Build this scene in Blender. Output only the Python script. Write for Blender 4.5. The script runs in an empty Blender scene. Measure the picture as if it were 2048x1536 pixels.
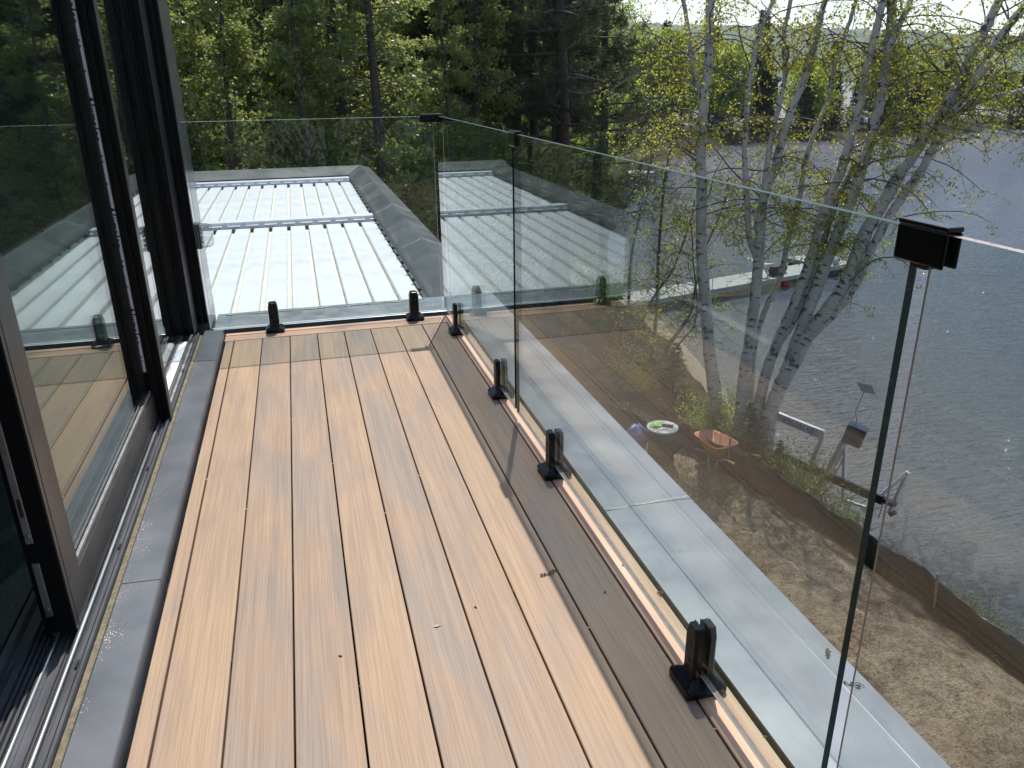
import bpy, bmesh, math, random
import numpy as np
from mathutils import Vector, Matrix, Quaternion

random.seed(7)
rng = np.random.default_rng(7)
scene = bpy.context.scene
col = scene.collection
rad = math.radians

# ------------------------------------------------------------------ camera
F_PX, YAW, PITCH, ROLL, CAM_Z = 1563.2, 0.2576, 0.37327, -0.01259, 1.2827   # measured at 2048 px wide
_f = np.array([math.sin(YAW) * math.cos(PITCH), math.cos(YAW) * math.cos(PITCH), -math.sin(PITCH)])
_r = np.array([math.cos(YAW), -math.sin(YAW), 0.0])
_u = np.cross(_r, _f)
_right = math.cos(ROLL) * _r + math.sin(ROLL) * _u
_up = -math.sin(ROLL) * _r + math.cos(ROLL) * _u
cam_data = bpy.data.cameras.new('camera')
cam_data.sensor_fit = 'HORIZONTAL'
cam_data.sensor_width = 36.0
cam_data.lens = F_PX / 2048 * 36.0
cam_data.clip_start = 0.05
cam_data.clip_end = 20000
cam = bpy.data.objects.new('camera', cam_data)
col.objects.link(cam)
M = Matrix.Identity(4)
for i in range(3):
    M[i][0], M[i][1], M[i][2] = _right[i], _up[i], -_f[i]
M[2][3] = CAM_Z
cam.matrix_world = M
scene.camera = cam

# ------------------------------------------------------------------ sky, sun, exposure
SUN = Vector((-0.193, -0.555, -1.10)).normalized()          # the way the light travels
world = bpy.data.worlds.new('World')
scene.world = world
world.use_nodes = True
wn = world.node_tree.nodes
wl = world.node_tree.links
sky = wn.new('ShaderNodeTexSky')
sky.sky_type = 'NISHITA'
sky.sun_disc = False
sky.sun_elevation = math.asin(-SUN.z)
sky.sun_rotation = math.atan2(-SUN.x, -SUN.y)
sky.air_density = 1.0
sky.dust_density = 1.1
sky.ozone_density = 1.0
wl.new(sky.outputs[0], wn['Background'].inputs[0])
wn['Background'].inputs[1].default_value = 0.15
sun_data = bpy.data.lights.new('sun', 'SUN')
sun_data.energy = 3.25
sun_data.angle = rad(0.53)
sun_data.color = (1.0, 0.955, 0.89)
sun = bpy.data.objects.new('sun', sun_data)
col.objects.link(sun)
sun.rotation_euler = SUN.to_track_quat('-Z', 'Y').to_euler()
scene.view_settings.view_transform = 'Standard'
scene.view_settings.look = 'None'
scene.view_settings.gamma = 1.0
scene.view_settings.exposure = 0.52
scene.cycles.max_bounces = 10
scene.cycles.diffuse_bounces = 3
scene.cycles.glossy_bounces = 6
scene.cycles.transmission_bounces = 6
scene.cycles.transparent_max_bounces = 40
scene.cycles.caustics_reflective = False
scene.cycles.caustics_refractive = False
scene.cycles.sample_clamp_indirect = 6.0
scene.cycles.use_denoising = True

# ------------------------------------------------------------------ helpers
def ray(px, py):
    d = np.array([(px - 1024) / F_PX, (768 - py) / F_PX, 1.0])
    return d[0] * _right + d[1] * _up + d[2] * _f

def on_z(px, py, z):
    d = ray(px, py)
    t = (z - CAM_Z) / d[2]
    return np.array([d[0] * t, d[1] * t, z])

def at_depth(px, py, dist):
    """point on the sight line through (px, py) whose ground distance from the viewpoint is dist"""
    d = ray(px, py)
    t = dist / math.hypot(d[0], d[1])
    return np.array([d[0] * t, d[1] * t, CAM_Z + d[2] * t])

def tag(o, label=None, cat=None, group=None, kind=None):
    if label: o['label'] = label
    if cat: o['category'] = cat
    if group: o['group'] = group
    if kind: o['kind'] = kind
    return o

def empty(name, loc=(0, 0, 0), rz=0.0, label=None, cat=None, group=None, kind=None):
    o = bpy.data.objects.new(name, None)
    o.empty_display_size = 0.1
    o.location = loc
    o.rotation_euler = (0, 0, rz)
    col.objects.link(o)
    return tag(o, label, cat, group, kind)

def link(name, mesh, parent=None, loc=None, rot=None):
    o = bpy.data.objects.new(name, mesh)
    col.objects.link(o)
    if parent is not None: o.parent = parent
    if loc is not None: o.location = loc
    if rot is not None: o.rotation_euler = rot
    return o

def mesh_np(name, verts, quads, mats, uvs=None, smooth=False, midx=None):
    """fast mesh from numpy arrays; quads (n,4)"""
    me = bpy.data.meshes.new(name)
    verts = np.asarray(verts, np.float32)
    quads = np.asarray(quads, np.int32)
    n = len(quads)
    k = quads.shape[1]
    me.vertices.add(len(verts))
    me.vertices.foreach_set('co', verts.ravel())
    me.loops.add(n * k)
    me.loops.foreach_set('vertex_index', quads.ravel())
    me.polygons.add(n)
    me.polygons.foreach_set('loop_start', np.arange(0, n * k, k, dtype=np.int32))
    if uvs is not None:
        ul = me.uv_layers.new(name='UVMap')
        ul.data.foreach_set('uv', np.asarray(uvs, np.float32).ravel())
    if smooth:
        me.polygons.foreach_set('use_smooth', np.ones(n, bool))
    if midx is not None:
        me.polygons.foreach_set('material_index', np.asarray(midx, np.int32))
    for m in (mats if isinstance(mats, (list, tuple)) else [mats]):
        me.materials.append(m)
    me.update(calc_edges=True)
    me.validate()
    return me

class MB:
    """collects shapes; build() links them as ONE mesh object"""
    def __init__(self):
        self.v, self.f, self.m = [], [], []
        self.cur = 0
    def mat(self, i):
        self.cur = i
        return self
    def add(self, vs, fs):
        b = len(self.v)
        self.v += [tuple(map(float, p)) for p in vs]
        self.f += [tuple(b + i for i in q) for q in fs]
        self.m += [self.cur] * len(fs)
        return self
    def box(self, x0, x1, y0, y1, z0, z1):
        vs = [(x0, y0, z0), (x1, y0, z0), (x1, y1, z0), (x0, y1, z0), (x0, y0, z1), (x1, y0, z1), (x1, y1, z1), (x0, y1, z1)]
        return self.add(vs, [(0, 3, 2, 1), (4, 5, 6, 7), (0, 1, 5, 4), (1, 2, 6, 5), (2, 3, 7, 6), (3, 0, 4, 7)])
    def bar(self, a, b, w, h, up=(0, 0, 1)):
        a, b = Vector(a), Vector(b)
        d = (b - a).normalized()
        s = d.cross(Vector(up))
        if s.length < 1e-4: s = d.cross(Vector((1, 0, 0)))
        s.normalize()
        t = s.cross(d).normalized()
        vs = []
        for p in (a, b):
            for i, j in ((-1, -1), (1, -1), (1, 1), (-1, 1)):
                vs.append(p + s * (i * w / 2) + t * (j * h / 2))
        return self.add(vs, [(3, 2, 1, 0), (4, 5, 6, 7), (0, 1, 5, 4), (1, 2, 6, 5), (2, 3, 7, 6), (3, 0, 4, 7)])
    def extrude_y(self, prof, y0, y1):
        """prof: (x, z) loop, counter-clockwise seen from -y"""
        n = len(prof)
        vs = [(x, y0, z) for x, z in prof] + [(x, y1, z) for x, z in prof]
        fs = [tuple(range(n)), tuple(range(2 * n - 1, n - 1, -1))]
        fs += [((i + 1) % n, i, n + i, n + (i + 1) % n) for i in range(n)]
        return self.add(vs, fs)
    def prism(self, poly, z0, z1):
        n = len(poly)
        vs = [(x, y, z0) for x, y in poly] + [(x, y, z1) for x, y in poly]
        fs = [tuple(range(n - 1, -1, -1)), tuple(range(n, 2 * n))]
        fs += [(i, (i + 1) % n, n + (i + 1) % n, n + i) for i in range(n)]
        return self.add(vs, fs)
    def loft(self, rings, cap=True):
        n = len(rings[0])
        vs = [p for r in rings for p in r]
        fs = []
        for k in range(len(rings) - 1):
            fs += [(k * n + i, k * n + (i + 1) % n, (k + 1) * n + (i + 1) % n, (k + 1) * n + i) for i in range(n)]
        if cap:
            fs.append(tuple(range(n - 1, -1, -1)))
            b = (len(rings) - 1) * n
            fs.append(tuple(b + i for i in range(n)))
        return self.add(vs, fs)
    def tube(self, pts, r, sides=8):
        pts = [Vector(p) for p in pts]
        rs = r if isinstance(r, (list, tuple)) else [r] * len(pts)
        rings = []
        prev = None
        for i, p in enumerate(pts):
            d = (pts[min(i + 1, len(pts) - 1)] - pts[max(i - 1, 0)]).normalized()
            if prev is None:
                s = d.cross(Vector((0, 0, 1)))
                if s.length < 1e-3: s = d.cross(Vector((1, 0, 0)))
            else:
                s = prev - d * prev.dot(d)
            s.normalize()
            prev = s
            t = d.cross(s)
            rings.append([p + (s * math.cos(a) + t * math.sin(a)) * rs[i] for a in [2 * math.pi * k / sides for k in range(sides)]])
        return self.loft(rings)
    def lathe(self, prof, sides=24, c=(0, 0, 0)):
        rings = [[(c[0] + r * math.cos(2 * math.pi * k / sides), c[1] + r * math.sin(2 * math.pi * k / sides), c[2] + z) for k in range(sides)] for r, z in prof]
        return self.loft(rings)
    def mesh(self, name, mats, smooth=False, recalc=True):
        me = bpy.data.meshes.new(name)
        me.from_pydata(self.v, [], self.f)
        for m in (mats if isinstance(mats, (list, tuple)) else [mats]): me.materials.append(m)
        me.polygons.foreach_set('material_index', self.m)
        if recalc:
            bm = bmesh.new(); bm.from_mesh(me)
            bmesh.ops.recalc_face_normals(bm, faces=bm.faces)
            bm.to_mesh(me); bm.free()
        if smooth: me.polygons.foreach_set('use_smooth', [True] * len(me.polygons))
        me.update()
        return me
    def build(self, name, mats, parent=None, smooth=False, bevel=0.0, seg=2, loc=None, rot=None):
        o = link(name, self.mesh(name, mats, smooth), parent, loc, rot)
        if bevel: add_bevel(o, bevel, seg)
        if smooth == 'auto': pass
        return o

def add_bevel(o, w, seg=2):
    b = o.modifiers.new('bevel', 'BEVEL')
    b.width = w
    b.segments = seg
    b.limit_method = 'ANGLE'
    b.angle_limit = rad(35)
    b.harden_normals = False

def text_mesh(name, body, size, mat, shear=0.0, space=1.0, extrude=0.0002, bold=0.0):
    fc = bpy.data.curves.new(name, 'FONT')
    fc.body, fc.size, fc.shear, fc.extrude, fc.space_character, fc.offset = body, size, shear, extrude, space, bold
    t = bpy.data.objects.new(name, fc)
    col.objects.link(t)
    dg = bpy.context.evaluated_depsgraph_get()
    me = bpy.data.meshes.new_from_object(t.evaluated_get(dg))
    me.materials.clear(); me.materials.append(mat)
    bpy.data.objects.remove(t)
    return me

def copy_tree(o, parent=None):
    c = o.copy()
    col.objects.link(c)
    c.parent = parent
    for ch in list(o.children): copy_tree(ch, c)
    return c

# ------------------------------------------------------------------ materials
def newmat(name):
    m = bpy.data.materials.new(name)
    m.use_nodes = True
    nt = m.node_tree
    for n in list(nt.nodes): nt.nodes.remove(n)
    out = nt.nodes.new('ShaderNodeOutputMaterial')
    return m, nt, out

def N(nt, t, **kw):
    n = nt.nodes.new(t)
    for k, v in kw.items():
        if k.startswith('_'): setattr(n, k[1:], v)
        else:
            key = k.replace('__', ' ')
            n.inputs[key].default_value = v
    return n

def ramp(nt, stops, interp='LINEAR'):
    r = nt.nodes.new('ShaderNodeValToRGB')
    r.color_ramp.interpolation = interp
    e = r.color_ramp.elements
    while len(e) < len(stops): e.new(0.5)
    for i, (p, c) in enumerate(stops):
        e[i].position = p
        e[i].color = (c, c, c, 1) if isinstance(c, (int, float)) else (*c, 1)
    return r

def math_node(nt, op, a, b=None, clamp=False):
    n = nt.nodes.new('ShaderNodeMath')
    n.operation = op
    n.use_clamp = clamp
    for i, v in enumerate((a, b)):
        if v is None: continue
        if isinstance(v, (int, float)): n.inputs[i].default_value = v
        else: nt.links.new(v, n.inputs[i])
    return n.outputs[0]

def mixc(nt, fac, a, b, mode='MIX'):
    n = nt.nodes.new('ShaderNodeMix')
    n.data_type = 'RGBA'
    n.blend_type = mode
    for idx, v in ((0, fac), (6, a), (7, b)):
        if isinstance(v, (int, float)): n.inputs[idx].default_value = v
        elif isinstance(v, tuple): n.inputs[idx].default_value = (*v, 1)
        else: nt.links.new(v, n.inputs[idx])
    return n.outputs[2]

def simple(name, color, rough=0.5, metal=0.0, var=0.12, scale=8.0, bump=0.0, bscale=60.0, spec=0.5, coord='Object', rvar=0.1, tint=None, stain=0.0, sscale=9.0):
    """paint / metal / plastic with blotchy tone, roughness variation and fine relief"""
    m, nt, out = newmat(name)
    L = nt.links
    tc = N(nt, 'ShaderNodeTexCoord')
    no = N(nt, 'ShaderNodeTexNoise', Scale=scale, Detail=5.0, Roughness=0.6)
    L.new(tc.outputs[coord], no.inputs['Vector'])
    d = tuple(c * (1 - var) for c in color)
    l = tint if tint else tuple(min(1, c * (1 + var)) for c in color)
    r = ramp(nt, [(0.3, d), (0.7, l)])
    L.new(no.outputs['Fac'], r.inputs[0])
    p = N(nt, 'ShaderNodeBsdfPrincipled', Metallic=metal)
    p.inputs['Specular IOR Level'].default_value = spec
    basec = r.outputs[0]
    if stain:                                   # dried drips, grit and smears
        mps = N(nt, 'ShaderNodeMapping'); mps.inputs['Scale'].default_value = (1.0, 0.35, 1.0)
        L.new(tc.outputs[coord], mps.inputs[0])
        ns = N(nt, 'ShaderNodeTexNoise', Scale=sscale, Detail=8.0, Roughness=0.72, Distortion=0.6)
        L.new(mps.outputs[0], ns.inputs['Vector'])
        rs = ramp(nt, [(0.50, 0.0), (0.72, stain)]); L.new(ns.outputs['Fac'], rs.inputs[0])
        vs_ = N(nt, 'ShaderNodeTexVoronoi', Scale=sscale * 9); L.new(tc.outputs[coord], vs_.inputs['Vector'])
        sp_c = N(nt, 'ShaderNodeSeparateColor'); L.new(vs_.outputs['Color'], sp_c.inputs[0])
        speck = math_node(nt, 'MULTIPLY', math_node(nt, 'LESS_THAN', vs_.outputs['Distance'], 0.09), math_node(nt, 'GREATER_THAN', sp_c.outputs[0], 0.93))
        basec = mixc(nt, rs.outputs[0], basec, tuple(c * 0.45 for c in color))
        basec = mixc(nt, math_node(nt, 'MULTIPLY', speck, 0.7), basec, (0.12, 0.09, 0.06))
    L.new(basec, p.inputs['Base Color'])
    rr = ramp(nt, [(0.3, max(0, rough - rvar)), (0.7, min(1, rough + rvar))])
    n2 = N(nt, 'ShaderNodeTexNoise', Scale=scale * 2.3, Detail=4.0)
    L.new(tc.outputs[coord], n2.inputs['Vector'])
    L.new(n2.outputs['Fac'], rr.inputs[0])
    L.new(rr.outputs[0], p.inputs['Roughness'])
    if bump:
        n3 = N(nt, 'ShaderNodeTexNoise', Scale=bscale, Detail=4.0)
        L.new(tc.outputs[coord], n3.inputs['Vector'])
        b = N(nt, 'ShaderNodeBump', Strength=bump, Distance=0.01)
        L.new(n3.outputs['Fac'], b.inputs['Height'])
        L.new(b.outputs[0], p.inputs['Normal'])
    L.new(p.outputs[0], out.inputs[0])
    return m

def glass_mat(name, tint=(0.86, 0.9, 0.885), smear=0.018, ripple=0.0):
    """clear pane: tinted straight-through light plus Fresnel mirror reflection and a film of dust"""
    m, nt, out = newmat(name)
    L = nt.links
    geo = N(nt, 'ShaderNodeNewGeometry')
    dot = nt.nodes.new('ShaderNodeVectorMath'); dot.operation = 'DOT_PRODUCT'
    L.new(geo.outputs['Normal'], dot.inputs[0]); L.new(geo.outputs['Incoming'], dot.inputs[1])
    c = math_node(nt, 'ABSOLUTE', dot.outputs['Value'])
    p5 = math_node(nt, 'POWER', math_node(nt, 'SUBTRACT', 1.0, c, True), 5.0)
    F = math_node(nt, 'ADD', math_node(nt, 'MULTIPLY', p5, 0.96), 0.04, True)
    tr = N(nt, 'ShaderNodeBsdfTransparent'); tr.inputs[0].default_value = (*tint, 1)
    gl = N(nt, 'ShaderNodeBsdfGlossy', Roughness=0.0); gl.inputs[0].default_value = (0.97, 1, 0.99, 1)
    if ripple:
        tc = N(nt, 'ShaderNodeTexCoord')
        no = N(nt, 'ShaderNodeTexNoise', Scale=1.3, Detail=0.0)
        L.new(tc.outputs['Object'], no.inputs['Vector'])
        b = N(nt, 'ShaderNodeBump', Strength=1.0, Distance=ripple)
        L.new(no.outputs['Fac'], b.inputs['Height'])
        L.new(b.outputs[0], gl.inputs['Normal'])
    mx = N(nt, 'ShaderNodeMixShader')
    L.new(F, mx.inputs[0]); L.new(tr.outputs[0], mx.inputs[1]); L.new(gl.outputs[0], mx.inputs[2])
    df = N(nt, 'ShaderNodeBsdfDiffuse'); df.inputs[0].default_value = (0.75, 0.77, 0.76, 1)
    tc2 = N(nt, 'ShaderNodeTexCoord')
    mp = N(nt, 'ShaderNodeMapping'); mp.inputs['Scale'].default_value = (1.5, 1.5, 0.6)
    L.new(tc2.outputs['Object'], mp.inputs[0])
    n2 = N(nt, 'ShaderNodeTexNoise', Scale=2.0, Detail=6.0, Roughness=0.65)
    L.new(mp.outputs[0], n2.inputs['Vector'])
    r = ramp(nt, [(0.4, smear * 0.25), (0.75, smear * 1.6)])
    L.new(n2.outputs['Fac'], r.inputs[0])
    mx2 = N(nt, 'ShaderNodeMixShader')
    L.new(r.outputs[0], mx2.inputs[0]); L.new(mx.outputs[0], mx2.inputs[1]); L.new(df.outputs[0], mx2.inputs[2])
    L.new(mx2.outputs[0], out.inputs[0])
    return m

def wood_mat(name, warm=(0.395, 0.279, 0.195), grey=(0.32, 0.252, 0.20), pale=(0.45, 0.315, 0.203), wear=1.0, along=1):
    """hardwood decking: long streaks, weathered grey patches, fine raised grain; along = axis of the grain"""
    m, nt, out = newmat(name)
    L = nt.links
    tc = N(nt, 'ShaderNodeTexCoord')
    oi = N(nt, 'ShaderNodeObjectInfo')
    add = nt.nodes.new('ShaderNodeVectorMath'); add.operation = 'ADD'
    sc = nt.nodes.new('ShaderNodeVectorMath'); sc.operation = 'SCALE'
    comb = N(nt, 'ShaderNodeCombineXYZ')
    for i in range(3): L.new(oi.outputs['Random'], comb.inputs[i])
    L.new(comb.outputs[0], sc.inputs[0]); sc.inputs['Scale'].default_value = 37.0
    L.new(tc.outputs['Object'], add.inputs[0]); L.new(sc.outputs[0], add.inputs[1])
    def noise(sx, sy, scale, detail=5.0, rough=0.6, dist=0.0):
        mp = N(nt, 'ShaderNodeMapping')
        s = [sx, sx, sx]; s[along] = sy
        mp.inputs['Scale'].default_value = s
        L.new(add.outputs[0], mp.inputs[0])
        n = N(nt, 'ShaderNodeTexNoise', Scale=scale, Detail=detail, Roughness=rough, Distortion=dist)
        L.new(mp.outputs[0], n.inputs['Vector'])
        return n.outputs['Fac']
    patch = noise(1.0, 0.28, 7.0, 4.0, 0.55, 0.6)
    streak = noise(1.0, 0.03, 46.0, 6.0, 0.65, 0.4)
    fine = noise(1.0, 0.012, 260.0, 2.0, 0.6)
    knot = noise(1.0, 0.22, 11.0, 6.0, 0.7, 2.2)
    board = N(nt, 'ShaderNodeSeparateColor')
    L.new(oi.outputs['Color'], board.inputs[0])
    sh = math_node(nt, 'ADD', math_node(nt, 'SUBTRACT', patch, 0.5), board.outputs[0])
    rp = ramp(nt, [(0.34, grey), (0.50, warm), (0.68, pale)])
    mixin = math_node(nt, 'ADD', math_node(nt, 'MULTIPLY', sh, 0.78), math_node(nt, 'MULTIPLY', streak, 0.22))
    L.new(mixin, rp.inputs[0])
    dk = ramp(nt, [(0.36, 0.90), (0.64, 1.04)])
    L.new(streak, dk.inputs[0])
    c1 = mixc(nt, 1.0, rp.outputs[0], dk.outputs[0], 'MULTIPLY')
    fk = ramp(nt, [(0.36, 0.86), (0.58, 1.04)])
    L.new(fine, fk.inputs[0])
    c2 = mixc(nt, 0.9, c1, fk.outputs[0], 'MULTIPLY')
    kk = ramp(nt, [(0.68, 0.0), (0.75, 0.4)])
    L.new(knot, kk.inputs[0])
    c3 = mixc(nt, kk.outputs[0], c2, (grey[0] * 0.62, grey[1] * 0.64, grey[2] * 0.72))
    p = N(nt, 'ShaderNodeBsdfPrincipled')
    p.inputs['Specular IOR Level'].default_value = 0.3
    L.new(c3, p.inputs['Base Color'])
    rr = ramp(nt, [(0.3, 0.5), (0.7, 0.72)])
    L.new(patch, rr.inputs[0]); L.new(rr.outputs[0], p.inputs['Roughness'])
    b = N(nt, 'ShaderNodeBump', Strength=0.5, Distance=0.0016)
    hb = math_node(nt, 'ADD', fine, math_node(nt, 'MULTIPLY', streak, 0.8))
    L.new(hb, b.inputs['Height']); L.new(b.outputs[0], p.inputs['Normal'])
    L.new(p.outputs[0], out.inputs[0])
    return m

def leaf_mat(name, dark, light, trans, tf=0.4, rough=0.42, spec=0.35):
    m, nt, out = newmat(name)
    L = nt.links
    geo = N(nt, 'ShaderNodeNewGeometry')
    oi = N(nt, 'ShaderNodeObjectInfo')
    r = ramp(nt, [(0.0, dark), (1.0, light)])
    s = math_node(nt, 'ADD', math_node(nt, 'MULTIPLY', geo.outputs['Random Per Island'], 0.75), math_node(nt, 'MULTIPLY', oi.outputs['Random'], 0.25))
    L.new(s, r.inputs[0])
    p = N(nt, 'ShaderNodeBsdfPrincipled', Roughness=rough)
    p.inputs['Specular IOR Level'].default_value = spec
    L.new(r.outputs[0], p.inputs['Base Color'])
    t = N(nt, 'ShaderNodeBsdfTranslucent')
    r2 = ramp(nt, [(0.0, tuple(c * 0.6 for c in trans)), (1.0, trans)])
    L.new(s, r2.inputs[0]); L.new(r2.outputs[0], t.inputs[0])
    mx = N(nt, 'ShaderNodeMixShader'); mx.inputs[0].default_value = tf
    L.new(p.outputs[0], mx.inputs[1]); L.new(t.outputs[0], mx.inputs[2])
    L.new(mx.outputs[0], out.inputs[0])
    return m

def bark_mat(name, dark, light, su=6.0, sv=3.0, bump=0.6):
    m, nt, out = newmat(name)
    L = nt.links
    tc = N(nt, 'ShaderNodeTexCoord')
    mp = N(nt, 'ShaderNodeMapping'); mp.inputs['Scale'].default_value = (su, sv, 1)
    L.new(tc.outputs['UV'], mp.inputs[0])
    n = N(nt, 'ShaderNodeTexNoise', Scale=3.0, Detail=6.0, Roughness=0.7)
    L.new(mp.outputs[0], n.inputs['Vector'])
    r = ramp(nt, [(0.35, dark), (0.7, light)])
    L.new(n.outputs['Fac'], r.inputs[0])
    p = N(nt, 'ShaderNodeBsdfPrincipled', Roughness=0.85)
    L.new(r.outputs[0], p.inputs['Base Color'])
    b = N(nt, 'ShaderNodeBump', Strength=bump, Distance=0.02)
    L.new(n.outputs['Fac'], b.inputs['Height']); L.new(b.outputs[0], p.inputs['Normal'])
    L.new(p.outputs[0], out.inputs[0])
    return m

def birch_mat():
    """white papery bark, short dark dashes across the stem, black scars; UV u = round the stem, v = metres along it"""
    m, nt, out = newmat('birch_bark')
    L = nt.links
    tc = N(nt, 'ShaderNodeTexCoord')
    def noise(sx, sy, detail=3.0, rough=0.6):
        mp = N(nt, 'ShaderNodeMapping'); mp.inputs['Scale'].default_value = (sx, sy, 1)
        L.new(tc.outputs['UV'], mp.inputs[0])
        n = N(nt, 'ShaderNodeTexNoise', Scale=1.0, Detail=detail, Roughness=rough)
        L.new(mp.outputs[0], n.inputs['Vector'])
        return n.outputs['Fac']
    dash = ramp(nt, [(0.57, 0.0), (0.63, 1.0)]); L.new(noise(2.4, 11.0, 3.0), dash.inputs[0])
    fine = ramp(nt, [(0.58, 0.0), (0.70, 0.6)]); L.new(noise(6.0, 60.0, 2.0), fine.inputs[0])
    scar = ramp(nt, [(0.57, 0.0), (0.61, 1.0)]); L.new(noise(2.2, 2.3, 6.0, 0.7), scar.inputs[0])
    tone = ramp(nt, [(0.3, (0.34, 0.315, 0.28)), (0.7, (0.60, 0.565, 0.51))]); L.new(noise(2.0, 1.2, 4.0), tone.inputs[0])
    c = mixc(nt, fine.outputs[0], tone.outputs[0], (0.20, 0.16, 0.135))
    c = mixc(nt, dash.outputs[0], c, (0.07, 0.06, 0.055))
    c = mixc(nt, scar.outputs[0], c, (0.06, 0.055, 0.05))
    p = N(nt, 'ShaderNodeBsdfPrincipled', Roughness=0.65)
    L.new(c, p.inputs['Base Color'])
    b = N(nt, 'ShaderNodeBump', Strength=0.5, Distance=0.008)
    L.new(noise(8.0, 14.0, 4.0), b.inputs['Height']); L.new(b.outputs[0], p.inputs['Normal'])
    L.new(p.outputs[0], out.inputs[0])
    return m

MT = {}
MT['deck'] = wood_mat('deck_hardwood')
MT['deck_x'] = wood_mat('deck_hardwood_cross', along=0, warm=(0.60, 0.37, 0.25), pale=(0.70, 0.46, 0.33))
MT['deck_edge'] = wood_mat('deck_edge_hardwood', warm=(0.60, 0.38, 0.25), pale=(0.72, 0.50, 0.34), grey=(0.46, 0.31, 0.22))
MT['raw_pine'] = wood_mat('raw_pine_batten', warm=(0.62, 0.50, 0.30), pale=(0.70, 0.58, 0.38), grey=(0.45, 0.37, 0.24))
MT['glass'] = glass_mat('railing_glass', (0.90, 0.935, 0.925), 0.0018, 0.0)
MT['door_glass'] = glass_mat('door_glass', (0.84, 0.89, 0.87), 0.003, 0.0)
MT['glass_edge'] = simple('glass_edge_green', (0.005, 0.026, 0.020), 0.2, var=0.3, scale=20, spec=0.35)
MT['glass_top'] = simple('glass_polished_top_edge', (0.05, 0.085, 0.075), 0.5, var=0.15, scale=20, spec=0.1)
MT['glass_lit'] = simple('glass_sunlit_edge', (0.62, 0.66, 0.64), 0.5, var=0.1, scale=20)  # sunlit gleam of the glass edges put into the colour
MT['glass_pale'] = simple('glass_wood_tint_edge', (0.40, 0.31, 0.23), 0.3, var=0.15, scale=20)  # beige of deck wood refracted through the edge, painted as its colour
MT['black'] = simple('black_powder_coat', (0.005, 0.0058, 0.0075), 0.26, var=0.2, scale=6, spec=0.28, rvar=0.04)
MT['black_frame'] = simple('black_door_aluminium', (0.005, 0.0055, 0.0065), 0.40, var=0.12, scale=3, spec=0.2, rvar=0.05)
MT['bronze'] = simple('anodised_door_face', (0.052, 0.047, 0.042), 0.36, metal=0.35, var=0.12, scale=2.5)
MT['steel'] = simple('brushed_track_steel', (0.55, 0.55, 0.54), 0.30, metal=1.0, var=0.06, scale=3, rvar=0.03)
MT['plate'] = simple('lock_plate_steel', (0.33, 0.33, 0.33), 0.45, metal=0.8, var=0.15, scale=30)
MT['track'] = simple('grey_sill_aluminium', (0.10, 0.104, 0.118), 0.42, metal=0.3, var=0.15, scale=5)
MT['rubber'] = simple('black_rubber', (0.012, 0.012, 0.012), 0.7, var=0.2)
MT['sealant'] = simple('pale_sealant', (0.62, 0.60, 0.55), 0.6, var=0.25, scale=40)
MT['white_film'] = simple('white_film', (0.80, 0.81, 0.83), 0.42, var=0.06, scale=14, bump=0.05, bscale=30)
MT['ink'] = simple('black_ink', (0.015, 0.015, 0.02), 0.5)
MT['ink_grey'] = simple('grey_ink', (0.33, 0.35, 0.38), 0.5)
MT['ink_blue'] = simple('blue_ink', (0.03, 0.06, 0.26), 0.5)
MT['ink_pale_blue'] = simple('pale_blue_ink', (0.16, 0.30, 0.55), 0.5)
MT['louvre'] = simple('white_louvre_paint', (0.74, 0.755, 0.765), 0.42, var=0.04, scale=2, stain=0.10, sscale=3.0)
MT['louvre_channel'] = simple('dusty_louvre_channel', (0.74, 0.72, 0.62), 0.6, var=0.12, scale=7, coord='Object')
MT['gutter'] = simple('light_grey_gutter', (0.70, 0.72, 0.73), 0.45, var=0.05, scale=3)
MT['bracket'] = simple('grey_bracket', (0.33, 0.35, 0.40), 0.5, var=0.15, scale=30)
MT['frame_metal'] = simple('charcoal_frame_metal', (0.115, 0.125, 0.130), 0.40, metal=0.25, var=0.10, scale=1.2, stain=0.5, sscale=4.0)
MT['frame_light'] = simple('grey_frame_metal', (0.22, 0.25, 0.27), 0.38, metal=0.3, var=0.2, scale=5)
MT['coping'] = simple('galvanised_coping', (0.225, 0.245, 0.262), 0.36, metal=0.5, var=0.12, scale=2.2, rvar=0.08, stain=0.45, sscale=5.0)
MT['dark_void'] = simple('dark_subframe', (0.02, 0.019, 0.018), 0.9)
MT['wall'] = simple('dark_wall_cladding', (0.09, 0.09, 0.092), 0.6, var=0.15, scale=4)
MT['panel'] = simple('glossy_grey_corner_panel', (0.22, 0.225, 0.23), 0.12, metal=0.5, var=0.15, scale=6, rvar=0.04)
MT['room'] = simple('dim_room_plaster', (0.20, 0.20, 0.20), 0.9, var=0.06, scale=2)
MT['terrazzo'] = simple('speckled_dark_floor', (0.055, 0.07, 0.065), 0.5, var=0.7, scale=120)
MT['clear_plastic'] = glass_mat('clear_plastic', (0.88, 0.88, 0.88), 0.10, 0.004)
MT['grey_plastic'] = simple('grey_plastic', (0.10, 0.10, 0.10), 0.5)

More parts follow.
